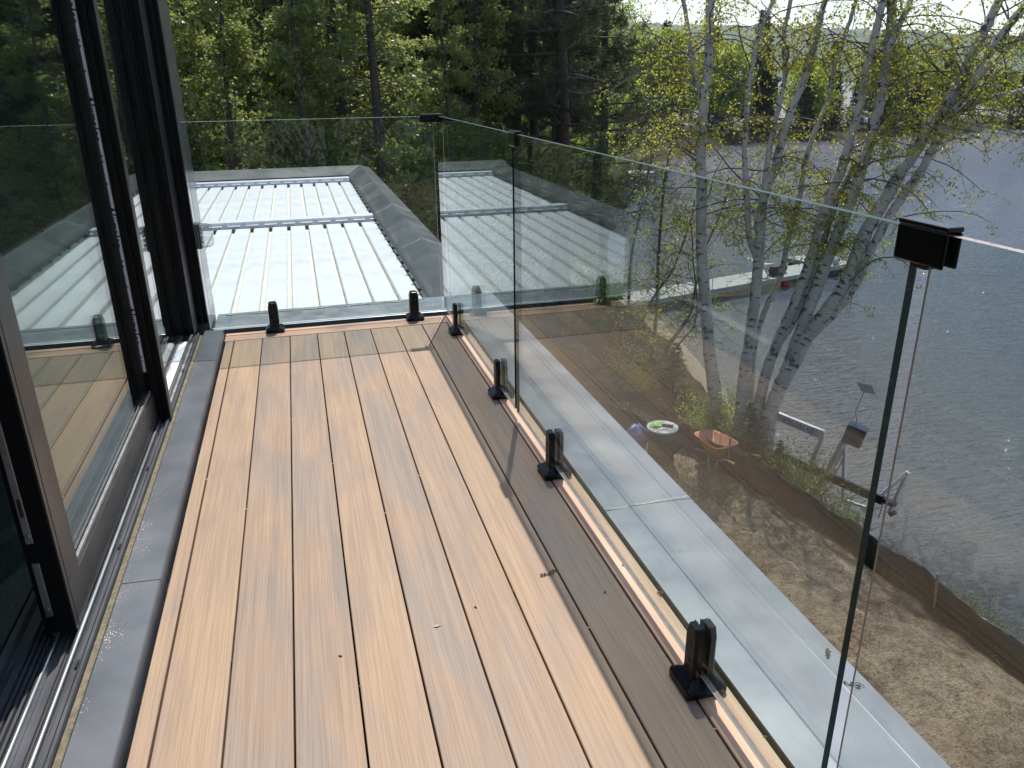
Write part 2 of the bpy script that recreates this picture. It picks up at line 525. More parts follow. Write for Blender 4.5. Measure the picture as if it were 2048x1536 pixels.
def coping_flash():
    """grey sill flashing with a scatter of bright sawdust specks"""
    m, nt, out = newmat('grey_sill_flashing')
    L = nt.links
    tc = N(nt, 'ShaderNodeTexCoord')
    n = N(nt, 'ShaderNodeTexNoise', Scale=6.0, Detail=5.0)
    L.new(tc.outputs['Object'], n.inputs['Vector'])
    r = ramp(nt, [(0.3, (0.105, 0.115, 0.13)), (0.7, (0.175, 0.187, 0.203))])
    L.new(n.outputs['Fac'], r.inputs[0])
    v = N(nt, 'ShaderNodeTexVoronoi', Scale=210.0)
    mp = N(nt, 'ShaderNodeMapping'); mp.inputs['Scale'].default_value = (1.0, 0.45, 1)
    L.new(tc.outputs['Object'], mp.inputs[0]); L.new(mp.outputs[0], v.inputs['Vector'])
    n2 = N(nt, 'ShaderNodeTexNoise', Scale=9.0, Detail=4.0)
    L.new(tc.outputs['Object'], n2.inputs['Vector'])
    sx = N(nt, 'ShaderNodeSeparateXYZ'); L.new(tc.outputs['Object'], sx.inputs[0])
    near = math_node(nt, 'MULTIPLY', math_node(nt, 'ADD', sx.outputs[0], 0.535), -3.2)     # more dust towards the door
    thr = math_node(nt, 'ADD', math_node(nt, 'MULTIPLY', math_node(nt, 'SUBTRACT', n2.outputs['Fac'], 0.34), 0.8), near)
    s = math_node(nt, 'LESS_THAN', v.outputs['Distance'], math_node(nt, 'MULTIPLY', thr, 0.9))
    s2 = N(nt, 'ShaderNodeSeparateColor'); L.new(v.outputs['Color'], s2.inputs[0])
    s = math_node(nt, 'MULTIPLY', s, math_node(nt, 'GREATER_THAN', s2.outputs[0], 0.25))
    c = mixc(nt, s, r.outputs[0], (0.62, 0.52, 0.36))
    p = N(nt, 'ShaderNodeBsdfPrincipled', Roughness=0.38, Metallic=0.25)
    L.new(c, p.inputs['Base Color'])
    L.new(p.outputs[0], out.inputs[0])
    return m
MT['flashing'] = coping_flash()
MT['dusty_foam'] = simple('dusty_foam_strip', (0.20, 0.17, 0.11), 0.9, var=0.4, scale=60, bump=0.4, bscale=200)

# ------------------------------------------------------------------ ground, lake, hills
GZ, WZ = -5.6, -6.3
SHORE = [(-40, 9.3), (4, 9.0), (8, 9.0), (11, 9.1), (15, 9.6), (20, 10.7), (24, 11.2), (28, 10.2), (34, 13), (44, 18), (58, 25), (72, 34), (84, 46), (90, 60), (400, 60)]
def shore_x(y):
    return np.interp(y, [p[0] for p in SHORE], [p[1] for p in SHORE])

_g = np.random.default_rng(3)
_tab = _g.random((64, 64))
def vnoise(x, y):
    x = np.asarray(x, float); y = np.asarray(y, float)
    xi = np.floor(x).astype(int); yi = np.floor(y).astype(int)
    fx = x - xi; fy = y - yi
    fx = fx * fx * (3 - 2 * fx); fy = fy * fy * (3 - 2 * fy)
    a = _tab[xi % 64, yi % 64]; b = _tab[(xi + 1) % 64, yi % 64]
    c = _tab[xi % 64, (yi + 1) % 64]; d = _tab[(xi + 1) % 64, (yi + 1) % 64]
    return (a * (1 - fx) + b * fx) * (1 - fy) + (c * (1 - fx) + d * fx) * fy
def fbm(x, y, o=4):
    s = 0; a = 0.5
    for k in range(o):
        s = s + a * vnoise(x * 2 ** k + 17 * k, y * 2 ** k + 31 * k); a *= 0.5
    return s

def land_z(x, y):
    x = np.asarray(x, float); y = np.asarray(y, float)
    d1 = shore_x(y) + (fbm(x * 0.25, y * 0.25) - 0.45) * 1.0 - x               # main land, metres inland
    d2 = 11 * (1 - np.sqrt(((x - 66) / 30.0) ** 2 + ((y - 99) / 12.0) ** 2))      # the wooded point
    d3 = 11 * (1 - np.sqrt(((x - 118) / 23.0) ** 2 + ((y - 101) / 13.0) ** 2))
    d = np.maximum(np.maximum(d1, d2), d3)
    z = np.where(d < 0, WZ + d * 0.055, WZ + np.minimum(d * 0.42, GZ - WZ) + np.clip(d - 3, 0, 60) * 0.012)
    z = np.maximum(z, WZ - 6)
    inl = np.clip(d / 2.0, 0, 1)
    near = np.clip((40 - np.abs(y)) / 10, 0, 1)
    z = z + inl * near * ((fbm(x * 1.1, y * 1.1, 5) - 0.47) * 0.40 + np.maximum(0, fbm(x * 4.0, y * 4.0, 3) - 0.47) * 0.55)
    return z

def axis(segs):
    out = []
    for a, b, st in segs: out += list(np.arange(a, b, st))
    out.append(segs[-1][1])
    return np.array(out)
gx = axis([(-120, -30, 6), (-30, -4, 2), (-4, 3, 0.6), (3, 12, 0.09), (12, 24, 0.6), (24, 150, 3)])
gy = axis([(-40, -6, 4), (-6, 2, 0.8), (2, 16, 0.09), (16, 32, 0.35), (32, 130, 2.0), (130, 160, 10)])
XX, YY = np.meshgrid(gx, gy, indexing='ij')
ZZ = land_z(XX, YY)
verts = np.stack([XX, YY, ZZ], -1).reshape(-1, 3)
ny = len(gy)
ii, jj = np.meshgrid(np.arange(len(gx) - 1), np.arange(ny - 1), indexing='ij')
a = (ii * ny + jj).ravel()
quads = np.stack([a, a + ny, a + ny + 1, a + 1], -1)

def ground_mat():
    m, nt, out = newmat('sandy_ground')
    L = nt.links
    tc = N(nt, 'ShaderNodeTexCoord')
    def noise(scale, detail=6.0, rough=0.62, dist=0.0):
        n = N(nt, 'ShaderNodeTexNoise', Scale=scale, Detail=detail, Roughness=rough, Distortion=dist)
        L.new(tc.outputs['Object'], n.inputs['Vector'])
        return n.outputs['Fac']
    r = ramp(nt, [(0.36, (0.15, 0.108, 0.072)), (0.46, (0.34, 0.255, 0.168)), (0.55, (0.51, 0.40, 0.268)), (0.70, (0.62, 0.51, 0.36))])
    L.new(math_node(nt, 'ADD', math_node(nt, 'MULTIPLY', noise(1.3, 7.0, 0.65, 1.0), 0.55), math_node(nt, 'MULTIPLY', noise(7.0, 7.0, 0.7, 0.6), 0.45)), r.inputs[0])
    clod = ramp(nt, [(0.36, 0.30), (0.50, 1.0)])
    L.new(noise(26.0, 5.0, 0.7), clod.inputs[0])
    c = mixc(nt, 0.8, r.outputs[0], clod.outputs[0], 'MULTIPLY')
    # beach sand and silt bed, light lost with water depth painted in as darkening
    sz = N(nt, 'ShaderNodeSeparateXYZ'); L.new(tc.outputs['Object'], sz.inputs[0])
    zz = math_node(nt, 'ADD', sz.outputs[2], math_node(nt, 'MULTIPLY', math_node(nt, 'SUBTRACT', noise(1.7), 0.5), 0.25))
    sand = ramp(nt, [(0.0, (0.06, 0.085, 0.12)), (0.40, (0.16, 0.155, 0.145)), (0.60, (0.42, 0.35, 0.245)), (0.72, (0.46, 0.39, 0.27)), (1.0, (0.36, 0.29, 0.185))])
    L.new(math_node(nt, 'MULTIPLY', math_node(nt, 'ADD', zz, -WZ + 1.4), 0.5), sand.inputs[0])
    k = math_node(nt, 'MULTIPLY', math_node(nt, 'SUBTRACT', math_node(nt, 'MULTIPLY', math_node(nt, 'ADD', zz, -GZ), -1.0), 0.28), 6.0, True)
    c = mixc(nt, k, c, sand.outputs[0])
    # forest floor away from the building site
    far = math_node(nt, 'MULTIPLY', math_node(nt, 'SUBTRACT', sz.outputs[1], 13.5), 0.6, True)
    inl = math_node(nt, 'GREATER_THAN', zz, math_node(nt, 'SUBTRACT', WZ + 0.30, math_node(nt, 'MULTIPLY', math_node(nt, 'GREATER_THAN', sz.outputs[1], 31.0), 0.5)))
    gr = ramp(nt, [(0.35, (0.035, 0.035, 0.016)), (0.65, (0.10, 0.085, 0.04))])
    L.new(noise(2.2), gr.inputs[0])
    c = mixc(nt, math_node(nt, 'MULTIPLY', far, inl), c, gr.outputs[0])
    p = N(nt, 'ShaderNodeBsdfPrincipled', Roughness=0.95)
    p.inputs['Specular IOR Level'].default_value = 0.15
    L.new(c, p.inputs['Base Color'])
    b = N(nt, 'ShaderNodeBump', Strength=1.0, Distance=0.16)
    L.new(math_node(nt, 'ADD', noise(14.0, 7.0, 0.7), math_node(nt, 'MULTIPLY', noise(45.0), 0.4)), b.inputs['Height'])
    L.new(b.outputs[0], p.inputs['Normal'])
    L.new(p.outputs[0], out.inputs[0])
    return m
MT['ground'] = ground_mat()
tag(link('ground', mesh_np('ground', verts, quads, MT['ground'], smooth=True)), 'bare sandy soil, beach and forest floor below the balcony', 'ground', kind='structure')

def water_mat():
    m, nt, out = newmat('lake_water')
    L = nt.links
    tc = N(nt, 'ShaderNodeTexCoord')
    def wave(rot, sx, sy, scale, dist, detail=3.0):
        mp = N(nt, 'ShaderNodeMapping')
        mp.inputs['Rotation'].default_value = (0, 0, rot)
        mp.inputs['Scale'].default_value = (sx, sy, 1)
        L.new(tc.outputs['Object'], mp.inputs[0])
        n = N(nt, 'ShaderNodeTexNoise', Scale=scale, Detail=detail, Roughness=0.55, Distortion=dist)
        L.new(mp.outputs[0], n.inputs['Vector'])
        return n.outputs['Fac']
    w1 = wave(0.55, 0.55, 1.6, 2.1, 0.6)
    w2 = wave(-0.1, 0.8, 1.7, 4.6, 0.3)
    w3 = wave(0.9, 1.0, 1.0, 0.35, 0.2)
    h = math_node(nt, 'ADD', math_node(nt, 'ADD', w1, math_node(nt, 'MULTIPLY', w2, 0.5)), math_node(nt, 'MULTIPLY', w3, 0.9))
    gust = ramp(nt, [(0.30, 0.7), (0.65, 1.1)]); L.new(wave(0.3, 0.5, 1.3, 0.12, 0.8, 4.0), gust.inputs[0])
    h = math_node(nt, 'MULTIPLY', h, gust.outputs[0])
    b = N(nt, 'ShaderNodeBump', Strength=1.0, Distance=0.36)
    L.new(h, b.inputs['Height'])
    gl = N(nt, 'ShaderNodeBsdfGlossy', Roughness=0.02); gl.inputs[0].default_value = (0.95, 0.95, 0.97, 1)
    L.new(b.outputs[0], gl.inputs['Normal'])
    df = N(nt, 'ShaderNodeBsdfDiffuse'); df.inputs[0].default_value = (0.19, 0.225, 0.285, 1)
    tr = N(nt, 'ShaderNodeBsdfTransparent'); tr.inputs[0].default_value = (0.78, 0.72, 0.62, 1)
    body = N(nt, 'ShaderNodeMixShader'); body.inputs[0].default_value = 0.68
    L.new(df.outputs[0], body.inputs[1]); L.new(tr.outputs[0], body.inputs[2])
    geo = N(nt, 'ShaderNodeNewGeometry')
    def schlick(nsock):
        dot = nt.nodes.new('ShaderNodeVectorMath'); dot.operation = 'DOT_PRODUCT'
        L.new(nsock, dot.inputs[0]); L.new(geo.outputs['Incoming'], dot.inputs[1])
        p5 = math_node(nt, 'POWER', math_node(nt, 'SUBTRACT', 1.0, math_node(nt, 'ABSOLUTE', dot.outputs['Value']), True), 5.0)
        return math_node(nt, 'ADD', math_node(nt, 'MULTIPLY', p5, 0.98), 0.02, True)
    fr = math_node(nt, 'ADD', math_node(nt, 'MULTIPLY', schlick(geo.outputs['Normal']), 0.10), math_node(nt, 'MULTIPLY', schlick(b.outputs[0]), 1.15))
    mx = N(nt, 'ShaderNodeMixShader')
    L.new(fr, mx.inputs[0])
    L.new(body.outputs[0], mx.inputs[1]); L.new(gl.outputs[0], mx.inputs[2])
    L.new(mx.outputs[0], out.inputs[0])
    return m
MT['water'] = water_mat()
tag(MB().add([(-60, -400, WZ), (2300, -400, WZ), (2300, 2300, WZ), (-60, 2300, WZ)], [(0, 1, 2, 3)]).build('lake', MT['water']), 'rippled blue grey lake, brown in the shallows', 'lake', kind='structure')

# far shore: wooded hills beyond the lake
def hill_mat():
    m, nt, out = newmat('far_wooded_hills')
    L = nt.links
    tc = N(nt, 'ShaderNodeTexCoord')
    n = N(nt, 'ShaderNodeTexNoise', Scale=0.05, Detail=8.0, Roughness=0.7)
    L.new(tc.outputs['Object'], n.inputs['Vector'])
    r = ramp(nt, [(0.35, (0.022, 0.040, 0.018)), (0.52, (0.050, 0.080, 0.028)), (0.68, (0.105, 0.135, 0.040))])
    L.new(n.outputs['Fac'], r.inputs[0])
    p = N(nt, 'ShaderNodeBsdfPrincipled', Roughness=0.9)
    L.new(r.outputs[0], p.inputs['Base Color'])
    L.new(p.outputs[0], out.inputs[0])
    return m
MT['hill'] = hill_mat()
az = np.radians(np.linspace(-30, 80, 420))
rr_ = np.array([1080, 1100, 1140, 1200, 1280, 1380, 1500, 1650, 1850])
A, R_ = np.meshgrid(az, rr_, indexing='ij')
base = np.interp(np.degrees(A), [-30, 10, 24, 30, 38, 46, 60, 80], [70, 95, 100, 92, 78, 62, 50, 60])
up_ = np.clip((R_ - 1080) / 560.0, 0, 1) ** 0.8
H_ = WZ - 1 + base * up_ + (fbm(np.degrees(A) * 0.5, R_ * 0.01) - 0.45) * 9 * up_ + vnoise(np.degrees(A) * 7, R_ * 0.06) * 4.5 * np.clip(up_ * 8, 0, 1)
vv = np.stack([np.sin(A) * R_, np.cos(A) * R_, H_], -1).reshape(-1, 3)
nr = len(rr_)
i2, j2 = np.meshgrid(np.arange(len(az) - 1), np.arange(nr - 1), indexing='ij')
a = (i2 * nr + j2).ravel()
tag(link('hills', mesh_np('hills', vv, np.stack([a, a + 1, a + nr + 1, a + nr], -1), MT['hill'], smooth=False)), 'low green wooded hills on the far shore of the lake', 'hills', kind='structure')

# ------------------------------------------------------------------ house
house = empty('house', (0, 0, 0), label='dark modern house with black framed glass wall beside the deck', cat='house')
DZ0, DZ1 = -0.03, 2.75
MB().box(-6.0, -0.56, -4.0, 4.46, -5.7, -0.36).box(-0.56, 1.10, -4.0, 4.46, -5.7, -0.40).build('lower_wall', MT['wall'], house)
MB().box(-6.0, -0.82, -4.0, 4.30, -0.355, 0.0).build('room_floor', MT['terrazzo'], house)
MB().box(-6.0, -5.8, -4.0, 4.46, 0.002, 2.7).box(-5.8, -0.78, 4.32, 4.46, 0.002, 2.7).box(-5.8, -0.56, -4.0, -3.8, 0.002, 2.7).build('room_wall', MT['room'], house)
MB().box(-5.795, -0.78, -3.795, 4.315, 2.55, 2.70).build('room_ceiling', MT['room'], house)
MB().box(-6.1, -0.50, -4.1, 4.56, 2.702, 3.0).build('roof_slab', MT['wall'], house)
MB().box(-0.775, -0.56, -3.8, -0.9, 0.06, 2.70).box(-0.775, -0.56, -0.9, 4.215, 2.42, 2.70).build('front_wall', MT['wall'], house)
# jamb at the far end of the opening, stepped in section
jb = MB()
for x0, x1, y0, y1 in ((-0.775, -0.700, 4.205, 4.33), (-0.700, -0.660, 4.212, 4.33), (-0.660, -0.634, 4.228, 4.33), (-0.634, -0.608, 4.205, 4.46), (-0.608, -0.584, 4.41, 4.46), (-0.584, -0.558, 4.43, 4.46)):
    jb.box(x0, x1, y0, y1, 0.045, 2.70)
jb.build('door_jamb', MT['black_frame'], house, bevel=0.002)
MB().box(-0.78, -0.5575, 4.4605, 4.80, -0.30, 2.70).build('corner_panel', MT['panel'], house)
# sill: flashing, foam strip, tracks
YS0, YS1 = -2.2, 4.20
MB().extrude_y([(-0.566, -0.34), (-0.470, -0.34), (-0.470, 0.034), (-0.473, 0.037), (-0.566, 0.041)], YS0, 1.955).build('sill_flashing', MT['flashing'], house)
MB().extrude_y([(-0.566, -0.34), (-0.4695, -0.34), (-0.4695, 0.0355), (-0.4725, 0.0385), (-0.566, 0.0425)], 1.956, 4.17).build('sill_flashing', MT['flashing'], house)
MB().extrude_y([(-0.566, -0.34), (-0.4703, -0.34), (-0.4703, 0.033), (-0.4733, 0.036), (-0.566, 0.040)], 4.171, 4.30).build('sill_flashing', MT['flashing'], house)
MB().box(-0.581, -0.567, YS0, YS1, -0.2, 0.046).build('sealing_strip', MT['dusty_foam'], house)
tk = MB()
tk.box(-0.775, -0.582, YS0, YS1, -0.30, 0.036)
for x0, x1, z1 in ((-0.590, -0.583, 0.060), (-0.604, -0.597, 0.050), (-0.646, -0.640, 0.046), (-0.690, -0.684, 0.050), (-0.703, -0.697, 0.050), (-0.716, -0.710, 0.050), (-0.735, -0.722, 0.056), (-0.774, -0.760, 0.062)):
    tk.box(x0, x1, YS0, YS1, 0.0355, z1)
tk.build('sill_track', MT['track'], house)
for x, z in ((-0.620, 0.060), (-0.671, 0.060)):
    MB().box(x - 0.007, x + 0.007, YS0, YS1, 0.0352, z).build('running_rail', MT['steel'], house, bevel=0.005, seg=3)
for y in (1.62, 2.12, 2.62, 3.62):
    MB().box(-0.603, -0.5985, y, y + 0.02, 0.0502, 0.056).box(-0.604, -0.5985, y + 0.022, y + 0.03, 0.0502, 0.053).build('drain_slot', MT['rubber'], house)
for x0, x1 in ((-0.6395, -0.6285), (-0.6125, -0.5905)):
    fl = MB().box(x0 - (0.028 if x0 < -0.63 else 0), x1, 2.96, 4.10, 0.0363 if x0 > -0.63 else 0.0468, 0.0375 if x0 > -0.63 else 0.048).build('protective_film', MT['white_film'], house)
    tag(fl, 'white printed protective film stuck in the sill track')
    fm = text_mesh('film_print', 'TPLUX', 0.026, MT['ink_grey'])
    for k in range(7):
        t = link('film_print', fm, fl)
        t.location = (x0 + (0.006 if x0 > -0.63 else -0.018), 3.02 + k * 0.155, 0.0378 if x0 > -0.63 else 0.0483); t.rotation_euler = (0, 0, rad(90))
# fixed pane between the meeting post and the jamb
fw = MB().box(-0.681, -0.675, 3.10, 4.207, 0.05, 2.42).build('fixed_pane', MT['door_glass'], house)
MB().box(-0.703, -0.697, 3.10, 4.199, 0.0505, 2.42).build('fixed_pane', MT['door_glass'], house)
# meeting post with the printed tape
mp_ = MB()
for x0, x1, y0 in ((-0.706, -0.690, 3.075), (-0.690, -0.668, 3.060), (-0.668, -0.632, 3.064), (-0.632, -0.606, 3.058), (-0.606, -0.594, 3.068), (-0.594, -0.580, 3.056)):
    mp_.box(x0, x1, y0, 3.10, 0.037, 2.418)
mpo = mp_.build('meeting_post', MT['black_frame'], house, bevel=0.0015)
MB().box(-0.5798, -0.5765, 3.054, 3.102, 0.037, 2.418).build('post_edge_trim', MT['bronze'], house)
tp = MB().box(-0.6655, -0.6345, 3.0615, 3.0636, 0.255, 2.2).build('printed_tape', MT['white_film'], house)
tag(tp, 'white adhesive tape printed with a repeated black company name')
tm = text_mesh('tape_print', 'Alumalco', 0.030, MT['ink'], 0.2, 1.3, 0.0004, 0.0011)
for k in range(11):
    t = link('tape_print', tm, tp)
    t.matrix_basis = Matrix.Translation((-0.6615 + (0.0, 0.006)[k % 2], 3.0612, 2.16 - k * 0.183)) @ Matrix(((0, 1, 0, 0), (0, 0, -1, 0), (-1, 0, 0, 0), (0, 0, 0, 1)))
# the window frame of the far pane, bottom bead
MB().box(-0.7025, -0.6735, 3.1015, 4.1985, 0.0372, 0.0498).build('glazing_bead', MT['black_frame'], house)

# sliding door leaf
door = empty('sliding_door', (-0.65, 1.74, 0.06), label='half open sliding glass door leaf with bronze frame and steel lock plates', cat='door')
def dpart(name, mb, m, **kw):
    o = mb.build(name, m, door, **kw)
    o.matrix_parent_inverse = Matrix.Translation((0.65, -1.74, -0.06))
    return o
XO, XI = -0.622, -0.690
YD0, YD1, ZD0, ZD1 = 1.748, 3.05, 0.066, 2.40
dpart('stile', MB().box(XO - 0.003, XO, YD0, YD0 + 0.112, ZD0, ZD1), MT['bronze'])
dpart('stile', MB().box(XI, XO - 0.0032, YD0, YD0 + 0.112, ZD0, ZD1), MT['black_frame'], bevel=0.0015)
dpart('stile_groove', MB().box(XO + 0.0001, XO + 0.0006, YD0 + 0.017, YD0 + 0.0205, ZD0, ZD1), MT['rubber'])
dpart('bottom_rail', MB().box(XI, XO - 0.001, YD0 + 0.1122, YD1, ZD0, ZD0 + 0.105), MT['bronze'], bevel=0.0015)
dpart('glazing_bead', MB().box(-0.6385, -0.630, YD0 + 0.1122, YD1, ZD0 + 0.1052, ZD0 + 0.118), MT['plate'], bevel=0.001)
dpart('top_rail', MB().box(XI, XO - 0.001, YD0 + 0.1122, YD1, ZD1 - 0.105, ZD1), MT['bronze'])
dpart('stile', MB().box(XI, XO - 0.02, YD1 - 0.06, YD1 - 0.001, ZD0 + 0.106, ZD1 - 0.106), MT['black_frame'])
dpart('pane', MB().box(-0.646, -0.640, YD0 + 0.1123, YD1 - 0.061, ZD0 + 0.1053, ZD1 - 0.1055), MT['door_glass'])
dpart('pane', MB().box(-0.668, -0.662, YD0 + 0.1124, YD1 - 0.061, ZD0 + 0.1054, ZD1 - 0.1056), MT['door_glass'])
lp = dpart('lock_plate', MB().box(-0.679, -0.664, YD0 - 0.003, YD0 + 0.001, 0.315, 0.62), MT['plate'], bevel=0.001)
dpart('lock_slot', MB().box(-0.674, -0.667, YD0 - 0.0045, YD0 - 0.0032, 0.385, 0.43), MT['rubber'])
dpart('lock_plate', MB().box(-0.679, -0.664, YD0 - 0.003, YD0 + 0.001, 0.115, 0.262), MT['plate'], bevel=0.001)
for z in (0.335, 0.135):
    s = MB().lathe([(0.0045, 0), (0.0045, 0.0016), (0.003, 0.002)], 12)
    o = s.build('screw', MT['steel'], door, loc=(-0.6715 + 0.65, YD0 - 0.003 - 1.74, z - 0.06), rot=(rad(90), 0, 0))
dpart('roller', MB().box(-0.678, -0.665, YD0 + 0.002, YD0 + 0.06, 0.0602, 0.0655), MT['grey_plastic'])

# clear weather cover of the wall outlet just past the jamb
oc = empty('outlet_cover', (-0.557, 4.53, 0.44), label='clear plastic weather cover on wall outlet past the door jamb', cat='outlet cover')
MB().box(0.0, 0.020, -0.035, 0.035, 0.0, 0.135).build('outlet_plate', MT['grey_plastic'], oc, bevel=0.003)
MB().loft([[(0.021, -0.034, 0.004), (0.021, 0.034, 0.004), (0.021, 0.034, 0.131), (0.021, -0.034, 0.131)],
           [(0.062, -0.030, 0.008), (0.062, 0.030, 0.008), (0.062, 0.030, 0.127), (0.062, -0.030, 0.127)],
           [(0.080, -0.018, 0.020), (0.080, 0.018, 0.020), (0.080, 0.018, 0.115), (0.080, -0.018, 0.115)]]).build('bubble_lid', MT['clear_plastic'], oc, bevel=0.003)
for z in (0.03, 0.055, 0.08, 0.105):
    MB().box(0.0202, 0.030, -0.034, -0.026, z, z + 0.016).build('hinge', MT['gutter'], oc)

# ------------------------------------------------------------------ deck
deck = empty('wooden_deck', (0, 0, 0), label='sunlit balcony deck of tan hardwood planks', cat='deck')
G0, PITCH_B, GAP = -0.4153, 0.143, 0.0042
bl = 6.2
for k in range(8):
    x0 = G0 + k * PITCH_B + GAP / 2; x1 = G0 + (k + 1) * PITCH_B - GAP / 2
    w = (x1 - x0) / 2
    b = MB().box(-w, w, -bl, 0.0, -0.022, 0.0).build('plank', MT['deck'], deck, bevel=0.0028, loc=((x0 + x1) / 2, 4.197, random.uniform(-0.0006, 0.0006)))
    b.color = ((0.62, 0.42, 0.40, 0.56, 0.39, 0.50, 0.59, 0.41)[k], 0, 0, 1)
MB().box(-0.020, 0.020, -bl, 0.0, -0.022, 0.0).build('edge_strip', MT['deck'], deck, bevel=0.0025, loc=(-0.4385, 4.197, 0)).color = (0.58, 0, 0, 1)
MB().box(-0.621, 0.606, -0.066, 0.072, -0.022, 0.0).build('border_plank', MT['deck_x'], deck, bevel=0.002, loc=(0.155, 4.268, 0.0006)).color = (0.5, 0, 0, 1)
MB().box(-0.0385, 0.0385, -bl, 0.140, -0.022, 0.0).build('border_plank', MT['deck_edge'], deck, bevel=0.002, loc=(0.7705, 4.197, 0.0003)).color = (0.56, 0, 0, 1)
MB().box(0.810, 0.836, -2.0, 4.42, -0.12, -0.034).build('batten', MT['raw_pine'], deck).color = (0.5, 0, 0, 1)
for y in np.arange(-1.8, 4.3, 0.42):
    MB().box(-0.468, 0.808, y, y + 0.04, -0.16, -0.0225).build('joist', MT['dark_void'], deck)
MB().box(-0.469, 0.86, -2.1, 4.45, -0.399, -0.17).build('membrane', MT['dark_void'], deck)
# metal cap of the outer parapet in overlapping lengths
para = empty('parapet', (1.0, 1.0, -0.4), label='low outer parapet capped with pale galvanised metal', cat='parapet')
def coping(y0, y1, dz):
    prof = [(0.846, -0.030 + dz), (0.846, -0.022 + dz), (0.930, -0.0205 + dz), (0.933, -0.0190 + dz), (0.936, -0.0205 + dz), (1.085, -0.0235 + dz), (1.088, -0.0222 + dz), (1.091, -0.0238 + dz), (1.150, -0.026 + dz), (1.150, -0.110 + dz), (1.140, -0.110 + dz), (1.140, -0.030 + dz)]
    mb = MB(); mb.extrude_y([(x, z) for x, z in prof], y0, y1)
    o = mb.build('coping', MT['coping'], para)
    o.matrix_parent_inverse = Matrix.Translation((-1.0, -1.0, 0.4))
coping(-2.0, 2.052, 0.0); coping(2.0525, 4.50, 0.0015)
sl = MB(); pts = [(0.85 + 0.29 * i / 14, 2.052 + 0.012 * i / 14 + random.uniform(-0.004, 0.004), -0.0205 - 0.003 * i / 14) for i in range(15)]
sl.tube(pts, 0.0026, 6)
o = sl.build('sealant_bead', MT['sealant'], para, smooth=True); o.matrix_parent_inverse = Matrix.Translation((-1.0, -1.0, 0.4))
o = MB().box(0.862, 1.138, -2.0, 4.46, -0.41, -0.031).build('parapet_wall', MT['wall'], para); o.matrix_parent_inverse = Matrix.Translation((-1.0, -1.0, 0.4))

# ------------------------------------------------------------------ glass railing
GXC, GYC = 0.7545, 4.318        # glass planes
GT = 0.0062
ZB, ZT = 0.042, 1.100
def pane_mesh(x0, x1, y0, y1, edges):
    """box pane; edges: material index for (-x, +x, -y, +y, -z, +z) faces; 0 glass, 1 green edge, 2 polished top, 3 edge in painted deck tones"""
    mb = MB()
    vs = [(x0, y0, ZB), (x1, y0, ZB), (x1, y1, ZB), (x0, y1, ZB), (x0, y0, ZT), (x1, y0, ZT), (x1, y1, ZT), (x0, y1, ZT)]
    fs = [(3, 0, 4, 7), (1, 2, 6, 5), (0, 1, 5, 4), (2, 3, 7, 6), (0, 3, 2, 1), (4, 5, 6, 7)]
    for f, e in zip(fs, edges):
        b = len(mb.v); mb.cur = e
        mb.add([vs[i] for i in f], [(0, 1, 2, 3)])
    me = mb.mesh('glass_panel', [MT['glass'], MT['glass_edge'], MT['glass_top'], MT['glass_pale'], MT['glass_lit']])
    bm = bmesh.new(); bm.from_mesh(me); bmesh.ops.remove_doubles(bm, verts=bm.verts, dist=1e-6)
    bmesh.ops.recalc_face_normals(bm, faces=bm.faces); bm.to_mesh(me); bm.free()
    return me
GG = 'clear frameless panels of the balcony railing'
tag(link('glass_railing', pane_mesh(-0.529, 0.722, GYC - GT, GYC + GT, (2, 4, 0, 0, 4, 4))), 'clear glass railing panel across the far end of the deck', 'glass panel', GG)
tag(link('glass_railing', pane_mesh(GXC - GT, GXC + GT, 2.797, 4.362, (0, 0, 1, 1, 3, 2))), 'clear glass railing panel along the parapet, between corner clip and joint clip', 'glass panel', GG)
tag(link('glass_railing', pane_mesh(GXC - GT, GXC + GT, 0.826, 2.772, (0, 0, 1, 1, 3, 2))), 'long clear glass railing panel in front of the birch trees', 'glass panel', GG)
tag(link('glass_railing', pane_mesh(GXC - GT, GXC + GT, -1.25, 0.790, (0, 0, 3, 0, 3, 3))), 'clear glass railing panel nearest the viewer, cut by the picture edge', 'glass panel', GG)

